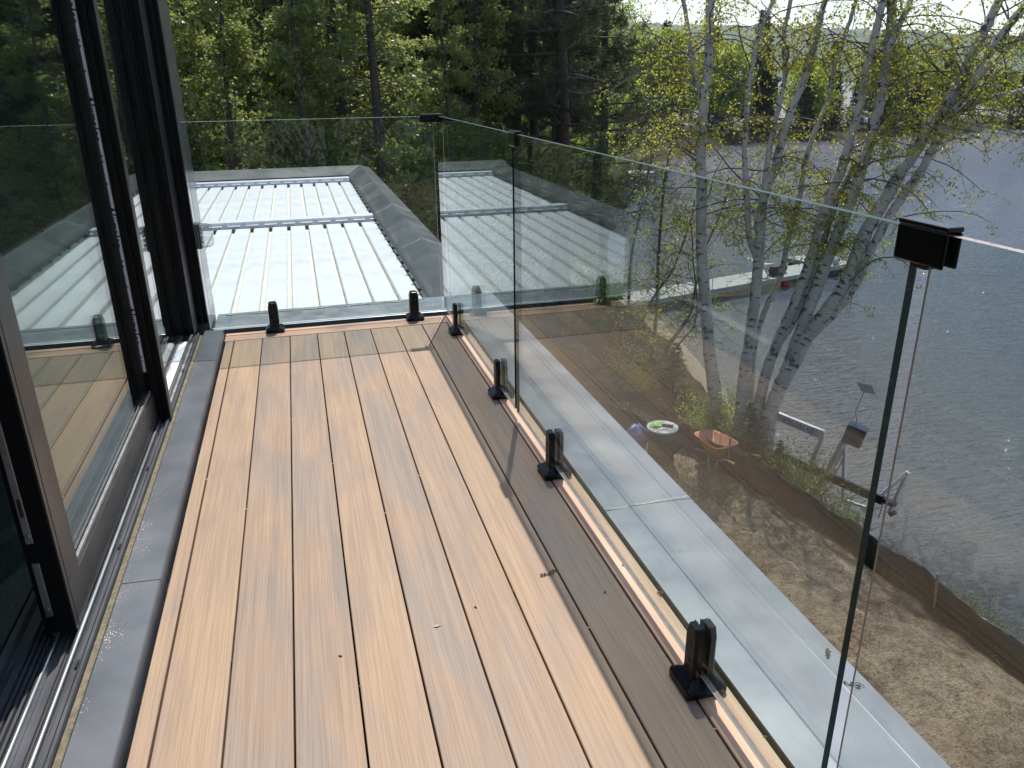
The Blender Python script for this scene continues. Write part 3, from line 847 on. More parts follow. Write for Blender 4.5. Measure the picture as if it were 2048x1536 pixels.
ar = MB().box(GXC - GT - 0.0006, GXC - GT + 0.0014, 0.7906, 0.7922, ZB, ZT).build('edge_gleam', MT['glass_pale'])  # thin pale line painting the edge light seen through the glass
ar.parent = [o for o in col.objects if o.name.startswith('glass_railing')][-1]
for gr_, (y0, y1) in zip([o for o in col.objects if o.name.startswith('glass_railing')][1:], ((2.797, 4.362), (0.826, 2.772), (-1.25, 0.790))):
    a2 = MB().box(GXC - GT - 0.0008, GXC - GT + 0.0010, y0, y1, ZB - 0.0008, ZB + 0.0010).build('edge_gleam', MT['glass_lit'])  # strip added for the bright line of light along the bottom edge
    a2.parent = gr_
def make_spigot():
    root = empty('spigot', (0, 0, 0))
    c = MB()
    def sq(h, z, ch=0.006):
        return [(-h + ch, -h, z), (h - ch, -h, z), (h, -h + ch, z), (h, h - ch, z), (h - ch, h, z), (-h + ch, h, z), (-h, h - ch, z), (-h, -h + ch, z)]
    c.loft([sq(0.0475, 0.0), sq(0.0490, 0.004), sq(0.0490, 0.017), sq(0.0475, 0.019), sq(0.0270, 0.034, 0.003), sq(0.0262, 0.036, 0.003)])
    c.build('base_cover', MT['black'], root)
    for s in (-1, 1):
        xin, xout = 0.0068, 0.0262
        prof = [(-0.0250, 0.03), (0.0250, 0.03), (0.0250, 0.140), (0.0160, 0.162), (-0.0160, 0.162), (-0.0250, 0.140)]   # (y, z)
        h = MB()
        r1 = [(s * xin, y, z) for y, z in prof]
        ch = [(s * (xout - 0.005), y, z) for y, z in prof]
        r2 = [(s * xout, y * 0.80, 0.03 if z < 0.05 else z - 0.002) for y, z in prof]
        h.loft([r1, ch, r2])
        hh = h.build('clamp_half', MT['black'], root, bevel=0.0008, seg=1)
        for z in (0.072, 0.118):
            MB().lathe([(0.0042, -0.0004), (0.0042, 0.0006), (0.0026, 0.0008)], 10).build('screw', MT['rubber'], hh, loc=(s * xout, 0, z), rot=(0, s * rad(90), 0))
        MB().box(min(s * 0.00625, s * 0.0067), max(s * 0.00625, s * 0.0067), -0.022, 0.022, 0.045, 0.1605).build('gasket', MT['rubber'], root)
    return root
sp0 = make_spigot()
SP = [((GXC, 1.250), 0, 'black glass clamp on the deck edge, largest and nearest of the railing clamps'),
      ((GXC, 2.302), 0, 'black glass clamp on the deck edge, second nearest, beside the metal seam'),
      ((GXC, 3.052), 0, 'black glass clamp on the deck edge, just past the railing panel joint'),
      ((GXC, 3.985), 0, 'black glass clamp on the deck edge, closest to the railing corner'),
      ((0.565, GYC), 90, 'black glass clamp at the far deck end, nearer the railing corner'),
      ((-0.205, GYC), 90, 'black glass clamp at the far deck end, nearer the door jamb')]
for i, ((x, y), a_, lab) in enumerate(SP):
    o = sp0 if i == 0 else copy_tree(sp0)
    o.location = (x, y, 0.0012)
    o.rotation_euler = (0, 0, rad(a_))
    tag(o, lab, 'glass clamp', 'black clamps that hold the railing glass')

def clip(name, y0, y1, lab):
    r = empty(name, (GXC, (y0 + y1) / 2, 1.05), label=lab, cat='glass clip', group='black clips joining the railing panels')
    l = (y1 - y0) / 2
    for s in (-1, 1):
        MB().box(*(sorted((s * 0.0072, s * 0.0125))), -l, l, 0.008, 0.0530).build('side_plate', MT['black'], r, bevel=0.004, seg=3)
    MB().box(-0.0125, 0.0125, -l, l, 0.0532, 0.0600).build('top_plate', MT['black'], r, bevel=0.002)
    MB().box(-0.0062, 0.0062, -0.012, 0.012, 0.002, 0.049).build('spacer', MT['rubber'], r)
clip('glass_clip', 0.768, 0.852, 'large black clip joining two railing panels in front of the lake')
clip('glass_clip', 2.742, 2.826, 'black clip at the railing joint, seen against the pine trunks')
r = empty('corner_clip', (GXC, GYC, 1.07), label='black clip capping the railing corner above the pergola roof', cat='glass clip', group='black clips joining the railing panels')
MB().box(-0.100, 0.016, -0.0165, -0.0072, 0.0, 0.0295).build('side_plate', MT['black'], r, bevel=0.002)
MB().box(-0.100, 0.016, 0.0072, 0.0165, 0.0, 0.0295).build('side_plate', MT['black'], r, bevel=0.002)
MB().box(-0.100, 0.020, -0.0165, 0.0165, 0.0297, 0.041).box(-0.0165, 0.0165, 0.0166, 0.05, 0.0297, 0.041).build('top_plate', MT['black'], r, bevel=0.002)

# ------------------------------------------------------------------ pergola
pg = empty('louvred_pergola', (0, 8.5, -5.7), label='flat pergola roof of white louvres in a charcoal metal frame', cat='pergola')
PI_ = Matrix.Translation((0, -8.5, 5.7))
def ppart(name, mb, m, **kw):
    o = mb.build(name, m, pg, **kw)
    o.matrix_parent_inverse = PI_
    return o
LZ = -0.105
LP = 0.1785
xs_l = [-1.228 + LP * k for k in range(0, 12)]
def louvre_mesh(length):
    mb = MB()
    mb.extrude_y([(-0.143, -0.050), (-0.002, -0.050), (0.0, -0.048), (0.0, -0.004), (-0.006, 0.0), (-0.137, 0.0), (-0.143, -0.004)], 0.0, length)
    mb.mat(1).extrude_y([(0.0002, -0.050), (0.0353, -0.050), (0.0353, -0.040), (0.0002, -0.040)], 0.0, length)
    return mb.mesh('louvre', [MT['louvre'], MT['louvre_channel']])
for y0, y1 in ((4.75, 8.36), (8.66, 11.93)):
    lm = louvre_mesh(y1 - y0)
    for x in xs_l:
        o = link('louvre', lm, pg, (x, y0 + random.uniform(-0.008, 0.008), LZ + random.uniform(-0.001, 0.001)))
        o.matrix_parent_inverse = PI_
    # gutter with hooked end brackets past the louvre ends
    yg = y1 + 0.055
    ppart('gutter', MB().box(-1.40, 0.736, yg, yg + 0.05, LZ - 0.02, LZ + 0.022), MT['gutter'], bevel=0.006)
    ppart('gutter', MB().box(-1.40, 0.736, yg + 0.052, yg + 0.20, LZ - 0.05, LZ + 0.052), MT['gutter'], bevel=0.008)
    ppart('gutter_lip', MB().box(-1.40, 0.736, yg + 0.2015, yg + 0.215, LZ - 0.05, LZ + 0.040), MT['frame_metal'])
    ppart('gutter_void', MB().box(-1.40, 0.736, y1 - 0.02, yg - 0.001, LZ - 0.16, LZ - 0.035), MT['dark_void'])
    bm_ = MB().add([(-0.045, 0, 0), (0.045, 0, 0), (0.012, 0.034, 0.040), (-0.012, 0.034, 0.040), (-0.045, 0, -0.02), (0.045, 0, -0.02), (0.012, 0.034, -0.02), (-0.012, 0.034, -0.02)],
                   [(0, 1, 2, 3), (7, 6, 5, 4), (0, 4, 5, 1), (1, 5, 6, 2), (2, 6, 7, 3), (3, 7, 4, 0)]).mesh('bracket', MT['bracket'])
    for x in xs_l:
        o = link('bracket', bm_, pg, (x - 0.0685, yg - 0.034, LZ + 0.006)); o.matrix_parent_inverse = PI_
        o = link('drip_plate', MT.setdefault('_drip', MB().box(-0.018, 0.018, -0.04, 0.0, -0.022, -0.004).mesh('drip_plate', MT['grey_plastic'])), pg, (x + 0.0206, y1 + 0.05, LZ)); o.matrix_parent_inverse = PI_
# frame: mitred ridge profile along the outer side, in lengths with sealed joints
def beam_profile(): return [(0.742, -0.30), (1.150, -0.30), (1.150, -0.050), (0.955, 0.034), (0.760, -0.052), (0.742, -0.075)]
cuts = [4.86, 6.55, 8.55, 10.65, 12.98]
for y0, y1 in zip(cuts[:-1], cuts[1:]):
    ppart('side_beam', MB().extrude_y(beam_profile(), y0, y1 - 0.004), MT['frame_metal'])
    ppart('side_beam', MB().extrude_y([(-0.655 - x, z) for x, z in beam_profile()], y0 - (0.3 if y0 < 5 else 0), y1 - 0.004), MT['frame_metal'])
    if y1 < 12:
        s = MB(); pts = [(0.752 + (1.15 - 0.752) * t, y1 - 0.002 + random.uniform(-0.012, 0.012), (np.interp(0.752 + (1.15 - 0.752) * t, [0.742, 0.76, 0.955, 1.15], [-0.075, -0.052, 0.034, -0.05])) + 0.001) for t in np.linspace(0, 1, 14)]
        s.tube(pts, 0.0045, 5); ppart('sealant_bead', s, MT['sealant'], smooth=True)
for y in np.arange(4.95, 12.6, 0.30):
    ppart('rubber_lug', MB().box(0.722, 0.7415, y, y + 0.03, -0.085, -0.062), MT['rubber'], bevel=0.004)
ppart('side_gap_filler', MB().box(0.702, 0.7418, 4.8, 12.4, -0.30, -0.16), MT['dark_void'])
ppart('end_beam', MB().add([(-1.8, 12.42, -0.30), (1.15, 12.985, -0.30), (1.15, 13.36, -0.30), (-1.8, 13.36, -0.30), (-1.8, 12.42, -0.06), (0.742, 12.42, -0.06), (0.955, 12.88, 0.034), (-1.8, 12.88, 0.034), (1.15, 13.36, -0.05), (-1.8, 13.36, -0.05), (1.15, 12.985, -0.05), (0.955, 12.985, 0.034), (0.742, 12.42, -0.30), (0.742, 12.985, -0.06)],
                          [(4, 5, 6, 7), (7, 6, 8, 9), (0, 12, 5, 4), (3, 0, 4, 7, 9), (2, 3, 9, 8), (5, 13, 11, 6), (6, 11, 10, 8)]), MT['frame_metal'])
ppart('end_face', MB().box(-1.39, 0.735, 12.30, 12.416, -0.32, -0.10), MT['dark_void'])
ppart('front_flashing', MB().extrude_y([(-0.55, -0.26), (1.15, -0.26), (1.15, -0.024), (-0.55, -0.024)], 4.515, 4.855), MT['frame_light'], bevel=0.004)
s = MB(); s.tube([(-0.5 + 1.2 * t, 4.80 + random.uniform(-0.012, 0.012), -0.022) for t in np.linspace(0, 1, 60)], [random.uniform(0.002, 0.006) for _ in range(60)], 5)
ppart('sealant_bead', s, MT['sealant'], smooth=True)
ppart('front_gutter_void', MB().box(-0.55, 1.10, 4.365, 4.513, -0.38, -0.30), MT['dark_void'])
for x, y in ((0.98, 13.15), (-1.65, 13.15), (0.98, 4.7)):
    ppart('post', MB().box(x - 0.07, x + 0.07, y - 0.07, y + 0.07, -5.75, -0.302), MT['frame_metal'])

# ------------------------------------------------------------------ plants
MT['birch'] = birch_mat()
MT['bark_dark'] = bark_mat('dark_twig_bark', (0.07, 0.056, 0.045), (0.20, 0.165, 0.135))
MT['bark_pine'] = bark_mat('pine_bark', (0.030, 0.022, 0.018), (0.125, 0.085, 0.065), 5, 2.2, 1.0)
MT['bark_grey'] = bark_mat('grey_bark', (0.10, 0.09, 0.075), (0.27, 0.24, 0.20), 5, 4)
MT['bark_dark_grey'] = bark_mat('dark_grey_bark', (0.035, 0.03, 0.026), (0.11, 0.095, 0.08), 5, 4)  # darker bark for the cedars and the leafy wood
MT['leaf_birch'] = leaf_mat('birch_leaves', (0.13, 0.155, 0.025), (0.25, 0.26, 0.05), (0.78, 0.78, 0.10), 0.55, 0.38)
MT['leaf_cedar'] = leaf_mat('cedar_sprays', (0.065, 0.088, 0.024), (0.20, 0.22, 0.075), (0.56, 0.66, 0.18), 0.52, 0.40, 1.0)
MT['leaf_pine'] = leaf_mat('pine_needles', (0.018, 0.032, 0.016), (0.055, 0.075, 0.032), (0.14, 0.18, 0.06), 0.32, 0.4)
MT['leaf_spring'] = leaf_mat('spring_leaves', (0.09, 0.135, 0.028), (0.19, 0.24, 0.05), (0.60, 0.72, 0.10), 0.52)
MT['leaf_dark'] = leaf_mat('dark_conifer', (0.014, 0.026, 0.012), (0.040, 0.058, 0.020), (0.06, 0.085, 0.025), 0.25)
MT['leaf_spruce'] = leaf_mat('spruce_needles', (0.020, 0.036, 0.018), (0.055, 0.08, 0.035), (0.08, 0.11, 0.04), 0.25)
MT['grass'] = leaf_mat('grass_blades', (0.08, 0.11, 0.025), (0.19, 0.22, 0.055), (0.42, 0.47, 0.09), 0.45)
MT['dry_grass'] = leaf_mat('dry_grass_blades', (0.20, 0.16, 0.085), (0.36, 0.31, 0.18), (0.4, 0.35, 0.2), 0.3)

def unit(v):
    v = np.asarray(v, float)
    return v / (np.linalg.norm(v, axis=-1, keepdims=True) + 1e-9)

def spline(pts, n):
    P = np.asarray(pts, float)
    if len(P) == 2: P = np.array([P[0], (P[0] + P[1]) / 2, P[1]])
    Q = np.vstack([2 * P[0] - P[1], P, 2 * P[-1] - P[-2]])
    t = np.linspace(0, len(P) - 1 - 1e-6, n)
    i = t.astype(int); f = (t - i)[:, None]
    a, b, c, d = Q[i], Q[i + 1], Q[i + 2], Q[i + 3]
    return 0.5 * (2 * b + (c - a) * f + (2 * a - 5 * b + 4 * c - d) * f ** 2 + (3 * b - a - 3 * c + d) * f ** 3)

class Plant:
    def __init__(self):
        self.wv, self.wq, self.wu, self.nw = [], [], [], 0
        self.lv, self.lq, self.nl = [], [], 0
    def tube(self, P, R, sides=6, v0=0.0):
        P = np.asarray(P, float); n = len(P)
        D = unit(np.gradient(P, axis=0))
        ref = np.array([0.31, 0.17, 0.93]) if abs(D[0][2]) < 0.9 else np.array([1.0, 0.2, 0.1])
        S = unit(np.cross(D, ref)); T = np.cross(D, S)
        ang = np.linspace(0, 2 * np.pi, sides, endpoint=False)
        ring = P[:, None, :] + (S[:, None, :] * np.cos(ang)[None, :, None] + T[:, None, :] * np.sin(ang)[None, :, None]) * np.asarray(R)[:, None, None]
        self.wv.append(ring.reshape(-1, 3))
        L = np.concatenate([[0], np.cumsum(np.linalg.norm(np.diff(P, axis=0), axis=1))]) + v0
        i, j = np.meshgrid(np.arange(n - 1), np.arange(sides), indexing='ij')
        i = i.ravel(); j = j.ravel(); j1 = (j + 1) % sides
        self.wq.append(np.stack([i * sides + j, i * sides + j1, (i + 1) * sides + j1, (i + 1) * sides + j], -1) + self.nw)
        u0 = j / sides; u1 = (j + 1) / sides
        self.wu.append(np.stack([np.stack([u0, L[i]], -1), np.stack([u1, L[i]], -1), np.stack([u1, L[i + 1]], -1), np.stack([u0, L[i + 1]], -1)], 1).reshape(-1, 2))
        self.nw += n * sides
    def leaves(self, C, D, Nn, L, W):
        C = np.asarray(C, float); n = len(C)
        if n == 0: return
        D = unit(D); S = unit(np.cross(D, Nn))
        L = np.broadcast_to(np.asarray(L, float), (n,))[:, None]; W = np.broadcast_to(np.asarray(W, float), (n,))[:, None]
        cup = np.cross(S, D) * W * 0.18
        v = np.stack([C, C + D * L * 0.45 + S * W * 0.5 + cup, C + D * L, C + D * L * 0.45 - S * W * 0.5 + cup], 1)
        self.lv.append(v.reshape(-1, 3))
        b = np.arange(n) * 4 + self.nl
        self.lq.append(np.stack([b, b + 1, b + 2, b + 3], -1))
        self.nl += 4 * n
    def wood_mesh(self, name, mat):
        return mesh_np(name, np.vstack(self.wv), np.vstack(self.wq), mat, np.vstack(self.wu), smooth=True)
    def leaf_mesh(self, name, mat):
        return mesh_np(name, np.vstack(self.lv), np.vstack(self.lq), mat)

def rnd(n, s=1.0): return rng.normal(0, s, (n, 3))

def add_branches(trunk, crown, P, R, n, zmin, lmin, lmax, leaf, per_twig, droop=0.5, twigs=5, sides=4, upw=0.5):
    """limbs from the stem P with hanging leafy twigs; limbs and twigs go to crown's wood, leaves to crown"""
    P = np.asarray(P)
    ok = np.where(P[:, 2] > zmin)[0]
    if len(ok) < 2: return
    for _ in range(n):
        i = rng.choice(ok)
        a = rng.uniform(0, 2 * np.pi)
        ln = rng.uniform(lmin, lmax)
        d = np.array([math.cos(a), math.sin(a), rng.uniform(0.1, 1.0) * upw * 2])
        d = unit(d)
        q = [P[i]]
        for k in range(6):
            d = unit(d + np.array([0, 0, -droop * 0.16 * k]) + rng.normal(0, 0.16, 3))
            q.append(q[-1] + d * ln / 6)
        B = spline(q, 9)
        r0 = min(R[i] * 0.36, 0.003 + ln * 0.0062)
        crown.tube(B, np.linspace(r0, 0.004, 9), sides)
        for _t in range(twigs):
            j = rng.integers(2, 9)
            d2 = unit(np.array([rng.normal(), rng.normal(), rng.uniform(-0.9, 0.5)]))
            tl = rng.uniform(0.25, 0.75) * min(1.0, ln)
            q2 = [B[j]]
            for k in range(4):
                d2 = unit(d2 + np.array([0, 0, -0.22]) + rng.normal(0, 0.2, 3))
                q2.append(q2[-1] + d2 * tl / 4)
            Tw = spline(q2, 6)
            crown.tube(Tw, np.linspace(0.0035, 0.0015, 6), 3)
            m = rng.poisson(per_twig)
            if m:
                t = rng.uniform(0.15, 1.0, m) * 4.99
                k = t.astype(int); C = Tw[k] + (Tw[np.minimum(k + 1, 5)] - Tw[k]) * (t - k)[:, None] + rnd(m, 0.03)
                crown.leaves(C, rnd(m) + np.array([0, 0, -0.7]), rnd(m), leaf * rng.uniform(0.6, 1.25, m), leaf * 0.8 * rng.uniform(0.6, 1.2, m))

def place_tree(name, pl_trunk, pl_crown, bark, leafm, base, label, cat='tree', group=None, crown_name='crown', twigm=None):
    root = empty(name, base, label=label, cat=cat, group=group)
    inv = Matrix.Translation(-Vector(base))
    if pl_trunk is not None and pl_trunk.nw:
        o = link('trunk', pl_trunk.wood_mesh('trunk', bark), root); o.matrix_parent_inverse = inv
    if pl_crown is not None and pl_crown.nl:
        o = link(crown_name, pl_crown.leaf_mesh(crown_name, leafm), root); o.matrix_parent_inverse = inv
    if pl_crown is not None and pl_crown.nw:
        o = link('branches', pl_crown.wood_mesh('branches', twigm or bark), root); o.matrix_parent_inverse = inv; o['kind'] = 'stuff'
    return root

# --- paper birches at the water's edge: stems traced as leaning limbs at their true distance
def limb(pxs, d0, d1):
    n = len(pxs)
    return [at_depth(x, y, d0 + (d1 - d0) * i / max(1, n - 1)) for i, (x, y) in enumerate(pxs)]
def extend(P, m, n=3, bend=0.15):
    P = [np.asarray(p) for p in P]
    d = unit(P[-1] - P[-2])
    for k in range(n):
        d = unit(d + rng.normal(0, bend, 3) * 0.6 + np.array([0, 0, 0.1]))
        P.append(P[-1] + d * m / n)
    return P
BIRCH = [
 ('slim white birch, leftmost of the clump, forking into two thin tops', 15.05, [
   ([(1445, 890), (1424, 740), (1415, 640), (1407, 555), (1403, 480), (1404, 383), (1402, 300), (1408, 210), (1417, 120), (1420, 0)], 0.195, 0.105, 0.6, 4.5),
   ([(1404, 215), (1399, 180), (1385, 130), (1378, 70), (1366, 0)], 0.085, 0.05, 0.5, 3.5)]),
 ('white birch whose stem parts in three above the railing glass, second from the left', 14.95, [
   ([(1476, 890), (1478, 853), (1490, 737), (1505, 640), (1514, 560), (1518, 490), (1526, 402), (1552, 329), (1570, 256), (1592, 197), (1621, 120), (1640, 37), (1650, 0)], 0.20, 0.07, 0.8, 4.0),
   ([(1517, 520), (1499, 475), (1494, 402), (1490, 292), (1497, 183), (1515, 84), (1537, 22), (1560, -20)], 0.10, 0.04, -0.3, 2.5),
   ([(1527, 400), (1534, 329), (1552, 234), (1570, 153), (1568, 73), (1581, 0)], 0.08, 0.05, 0.4, 3.0)]),
 ('thinnest leaning birch of the clump with a rough knotted stem', 15.2, [
   ([(1500, 880), (1503, 800), (1507, 710), (1515, 666), (1531, 617), (1560, 555), (1576, 485), (1599, 394), (1610, 329), (1629, 263), (1654, 204), (1665, 146), (1680, 106), (1700, 40), (1712, 0)], 0.10, 0.05, 1.0, 2.5)]),
 ('leaning birch in the middle of the clump, doubled by a second stem beside it', 14.9, [
   ([(1508, 890), (1522, 790), (1544, 712), (1573, 646), (1598, 583), (1629, 493), (1651, 413), (1680, 347), (1705, 263), (1720, 204), (1738, 120), (1756, 47), (1767, 0)], 0.17, 0.085, 0.8, 4.0),
   ([(1556, 715), (1588, 640), (1616, 575), (1645, 490), (1668, 415), (1690, 365)], 0.11, 0.08, 0.9, 1.5)]),
 ('thick leaning birch with a brown stripped patch of bark', 14.8, [
   ([(1525, 890), (1536, 840), (1556, 778), (1585, 703), (1618, 617), (1639, 563), (1658, 511), (1683, 449), (1705, 394), (1727, 325), (1749, 252), (1767, 164), (1778, 91), (1782, 0)], 0.19, 0.115, 1.0, 4.0),
   ([(1774, 135), (1778, 110), (1797, 55), (1822, 0)], 0.085, 0.07, 1.0, 3.5)]),
 ('most slanted birch of the clump, split low into two long stems over the lake', 14.7, [
   ([(1530, 905), (1540, 830), (1552, 795), (1585, 728), (1614, 675), (1660, 613), (1697, 555), (1731, 465), (1771, 398), (1800, 347), (1830, 303), (1862, 252), (1892, 212), (1921, 157), (1943, 113), (1968, 62), (1990, 18)], 0.23, 0.10, 1.2, 4.0),
   ([(1606, 690), (1639, 655), (1680, 613), (1718, 557), (1738, 511), (1775, 438), (1811, 387), (1844, 340), (1870, 288), (1899, 237), (1925, 204), (1950, 157), (1979, 106), (2012, 58), (2048, 15)], 0.15, 0.09, 1.0, 3.5),
   ([(1905, 232), (1921, 215), (1976, 197), (2048, 178)], 0.075, 0.05, 0.9, 2.0),
   ([(1868, 243), (1884, 241), (1939, 248), (1994, 257), (2048, 270)], 0.045, 0.02, 0.3, 1.2),
   ([(1945, 165), (1955, 150), (1994, 120), (2048, 66)], 0.075, 0.06, 1.0, 2.5)]),
]
for lab, d0, limbs in BIRCH:
    tr, cr = Plant(), Plant()
    base = None
    for li, (pxs, r0, r1, dd, ext) in enumerate(limbs):
        lo = 0.9 * (pxs[0][1] < 700)
        if li == 0:
            P = limb(pxs, d0, d0 + dd)
        else:                                   # a fork starts inside the main stem
            rr0 = unit(ray(*pxs[0]))
            rel = MAIN - np.array([0, 0, CAM_Z])
            kk0 = int(np.argmin(np.linalg.norm(np.cross(rel, rr0), axis=1)))
            ds = math.hypot(MAIN[kk0][0], MAIN[kk0][1])
            P = limb(pxs, ds, ds + 0.6 * dd)
            P[0] = MAIN[kk0].copy()
            r0 = min(r0, RMAIN[kk0] * 0.8)
        if li == 0:
            base = (P[0][0], P[0][1], float(land_z(P[0][0], P[0][1])))
            P = [np.array([P[0][0] - 0.02, P[0][1], base[2] - 0.25])] + P if P[0][2] > base[2] else P
        r0, r1 = r0 * (0.68 if li == 0 else 0.76), r1 * 0.68
        nvis = len(P)
        P = extend(P, ext, 3)
        S = spline(P, len(P) * 5)
        k = np.linspace(0, 1, len(S))
        ke = nvis / len(P)
        R = np.where(k < ke, r0 + (r1 - r0) * (k / ke), r1 * (1 - 0.75 * (k - ke) / max(1e-6, 1 - ke)))
        if li == 0:
            R = R * (1 + 0.30 * np.exp(-np.arange(len(S)) / 3.0))
        S = S + rng.normal(0, 0.006, S.shape)
        R = R * (1 + rng.normal(0, 0.03, len(S)))
        if li == 0: MAIN, RMAIN = S.copy(), R.copy()
        tr.tube(S, R, 12)
        big = r0 > 0.09
        add_branches(tr, cr, S, R, int(44 if big else 22), -2.05 + rng.uniform(-0.3, 0.5), 0.5, 2.4, 0.052, 10.5, 0.4, 8)
    place_tree('birch_tree', tr, cr, MT['birch'], MT['leaf_birch'], base, lab, 'tree', 'white birches at the shore', twigm=MT['bark_dark'])

# --- slim saplings left of the birch clump
SAP = [('slender sapling with bare lower stem, nearest the fence end', 17.6, [(1226, 795), (1243, 717), (1255, 665), (1257, 626), (1262, 520), (1283, 410), (1300, 330)], 0.06),
       ('slender sapling bending over the sandy beach, twin of its neighbour', 17.8, [(1238, 795), (1258, 724), (1275, 665), (1285, 639), (1310, 590), (1345, 540), (1372, 470)], 0.05),
       ('pale leaning sapling in front of the dock, thickest of the saplings', 17.0, [(1297, 800), (1311, 756), (1326, 717), (1341, 685), (1360, 659), (1382, 623), (1392, 570), (1410, 500), (1440, 430)], 0.065),
       ('thin crooked sapling close beside the slim leftmost birch', 17.2, [(1330, 800), (1335, 750), (1347, 704), (1373, 671), (1389, 649), (1394, 600), (1386, 520)], 0.032),
       ('young tree with dark branches against the lake, left of the birches', 19.5, [(1300, 740), (1312, 640), (1316, 540), (1322, 440), (1330, 360), (1340, 300)], 0.06)]
for lab, d, pxs, r in SAP:
    P = limb(pxs, d, d + 0.4)
    base = (P[0][0], P[0][1], float(land_z(P[0][0], P[0][1])))
    P = [np.array([P[0][0], P[0][1], base[2] - 0.2])] + P
    S = spline(extend(P, 0.8, 2), len(P) * 5)
    tr, cr = Plant(), Plant()
    R = np.linspace(r, 0.012, len(S))
    tr.tube(S, R, 7)
    add_branches(tr, cr, S, R, 30, base[2] + 0.9, 0.5, 1.7, 0.058, 4.2, 0.25, 6, upw=0.55)
    place_tree('sapling', tr, cr, MT['bark_grey'], MT['leaf_birch'], base, lab, 'sapling', 'saplings by the beach', twigm=MT['bark_dark'])

# --- white cedars: hanging fan sprays round a narrow cone
def cedar(h, r, nspray, seed):
    g = np.random.default_rng(seed)
    tr, cr = Plant(), Plant()
    tr.tube(spline([(0, 0, -0.2), (g.normal(0, 0.05), 0, h * 0.5), (g.normal(0, 0.1), 0, h * 0.97)], 14), np.linspace(0.16, 0.02, 14), 8)
    nb = 170
    zb = g.uniform(0.03, 0.97, nb) * h
    ab = g.uniform(0, 2 * np.pi, nb)
    prof = r * np.clip(1.06 - (zb / h) ** 1.6, 0.08, 1) * g.uniform(0.7, 1.15, nb)
    n_each = max(3, nspray // nb)
    C, D, NN = [], [], []
    for z, a, ln in zip(zb, ab, prof):
        d = np.array([math.cos(a), math.sin(a), g.uniform(-0.1, 0.45)])
        q = [np.array([0, 0, z])]
        for k in range(5):
            d = unit(d + np.array([0, 0, -0.05 if k < 3 else 0.14]) + g.normal(0, 0.08, 3))
            q.append(q[-1] + d * ln / 5)
        B = spline(q, 7)
        cr.tube(B, np.linspace(0.018, 0.005, 7), 3)
        t = g.uniform(0.25, 1.0, n_each) ** 0.7 * 5.99
        k = t.astype(int)
        p = B[k] + (B[np.minimum(k + 1, 6)] - B[k]) * (t - k)[:, None] + g.normal(0, 0.10, (n_each, 3)) * np.array([1, 1, 0.6])
        C.append(p)
        dd = np.array([math.cos(a), math.sin(a), 0]) * 0.8 + g.normal(0, 0.55, (n_each, 3)) + np.array([0, 0, -0.35])
        D.append(unit(dd)); NN.append(unit(g.normal(0, 1, (n_each, 3)) + np.array([0, 0, 0.3])))
    C = np.vstack(C); D = np.vstack(D); NN = np.vstack(NN)
    S = unit(np.cross(D, NN))
    for ang, sc in ((0, 1.0), (0.55, 0.8), (-0.55, 0.8), (1.0, 0.55), (-1.0, 0.55)):
        d = D * math.cos(ang) + S * math.sin(ang)
        L = g.uniform(0.055, 0.125, len(C)) * sc
        cr.leaves(C + D * 0.02, d, NN + g.normal(0, 0.15, NN.shape), L, L * 0.34)
    return tr, cr

def proto(name, tr, cr, bark, leafm, twigm=None):
    return dict(trunk=tr.wood_mesh('trunk', bark) if tr and tr.nw else None, crown=cr.leaf_mesh('crown', leafm) if cr.nl else None,
                branches=cr.wood_mesh('branches', twigm or bark) if cr.nw else None)
def plant_copy(name, pr, loc, rz, sc, label, cat, group):
    root = empty(name, loc, rz, label, cat, group)
    root.scale = (sc, sc, sc)
    for k in ('trunk', 'crown', 'branches'):
        if pr[k] is not None:
            o = link(k, pr[k], root)
            if k == 'branches': o['kind'] = 'stuff'
    return root
def gz(x, y): return float(land_z(x, y))

ced = [proto('cedar', *cedar(11.5, 1.75, 12500, 11), MT['bark_dark_grey'], MT['leaf_cedar'], MT['bark_dark']),
       proto('cedar', *cedar(10.5, 1.55, 11000, 12), MT['bark_dark_grey'], MT['leaf_cedar'], MT['bark_dark']),
       proto('cedar', *cedar(12.5, 1.95, 14000, 13), MT['bark_dark_grey'], MT['leaf_cedar'], MT['bark_dark'])]
k = 0
for px, d in [(330, 17.0), (400, 18.6), (470, 17.4), (545, 18.8), (615, 17.2), (690, 18.4), (760, 17.6), (835, 18.7), (900, 18.4), (955, 20.0),
              (365, 20.6), (440, 21.4), (520, 20.9), (600, 21.8), (680, 21.0), (770, 22.0), (860, 22.6)]:
    p = at_depth(px, 300, d)
    plant_copy('cedar_tree', ced[k % 3], (p[0], p[1], gz(p[0], p[1])), rng.uniform(0, 6.28), {545: 0.60, 520: 0.62, 835: 0.66, 470: 0.8, 900: 0.75}.get(px, rng.uniform(0.92, 1.12)),
               'olive green cedar in the dense row behind the pergola roof', 'tree', 'cedars behind the pergola')
    k += 1
for x, y in [(-6.0, 13.5), (-5.2, 17.5), (-8.5, 16.0), (-9.0, 11.0), (-7.8, 20.0), (-11, 20), (-12, 14)]:
    plant_copy('cedar_tree', ced[k % 3], (x, y, gz(x, y)), rng.uniform(0, 6.28), rng.uniform(0.9, 1.15),
               'cedar beyond the house corner, seen only mirrored in the glass', 'tree', 'cedars beyond the house')
    k += 1

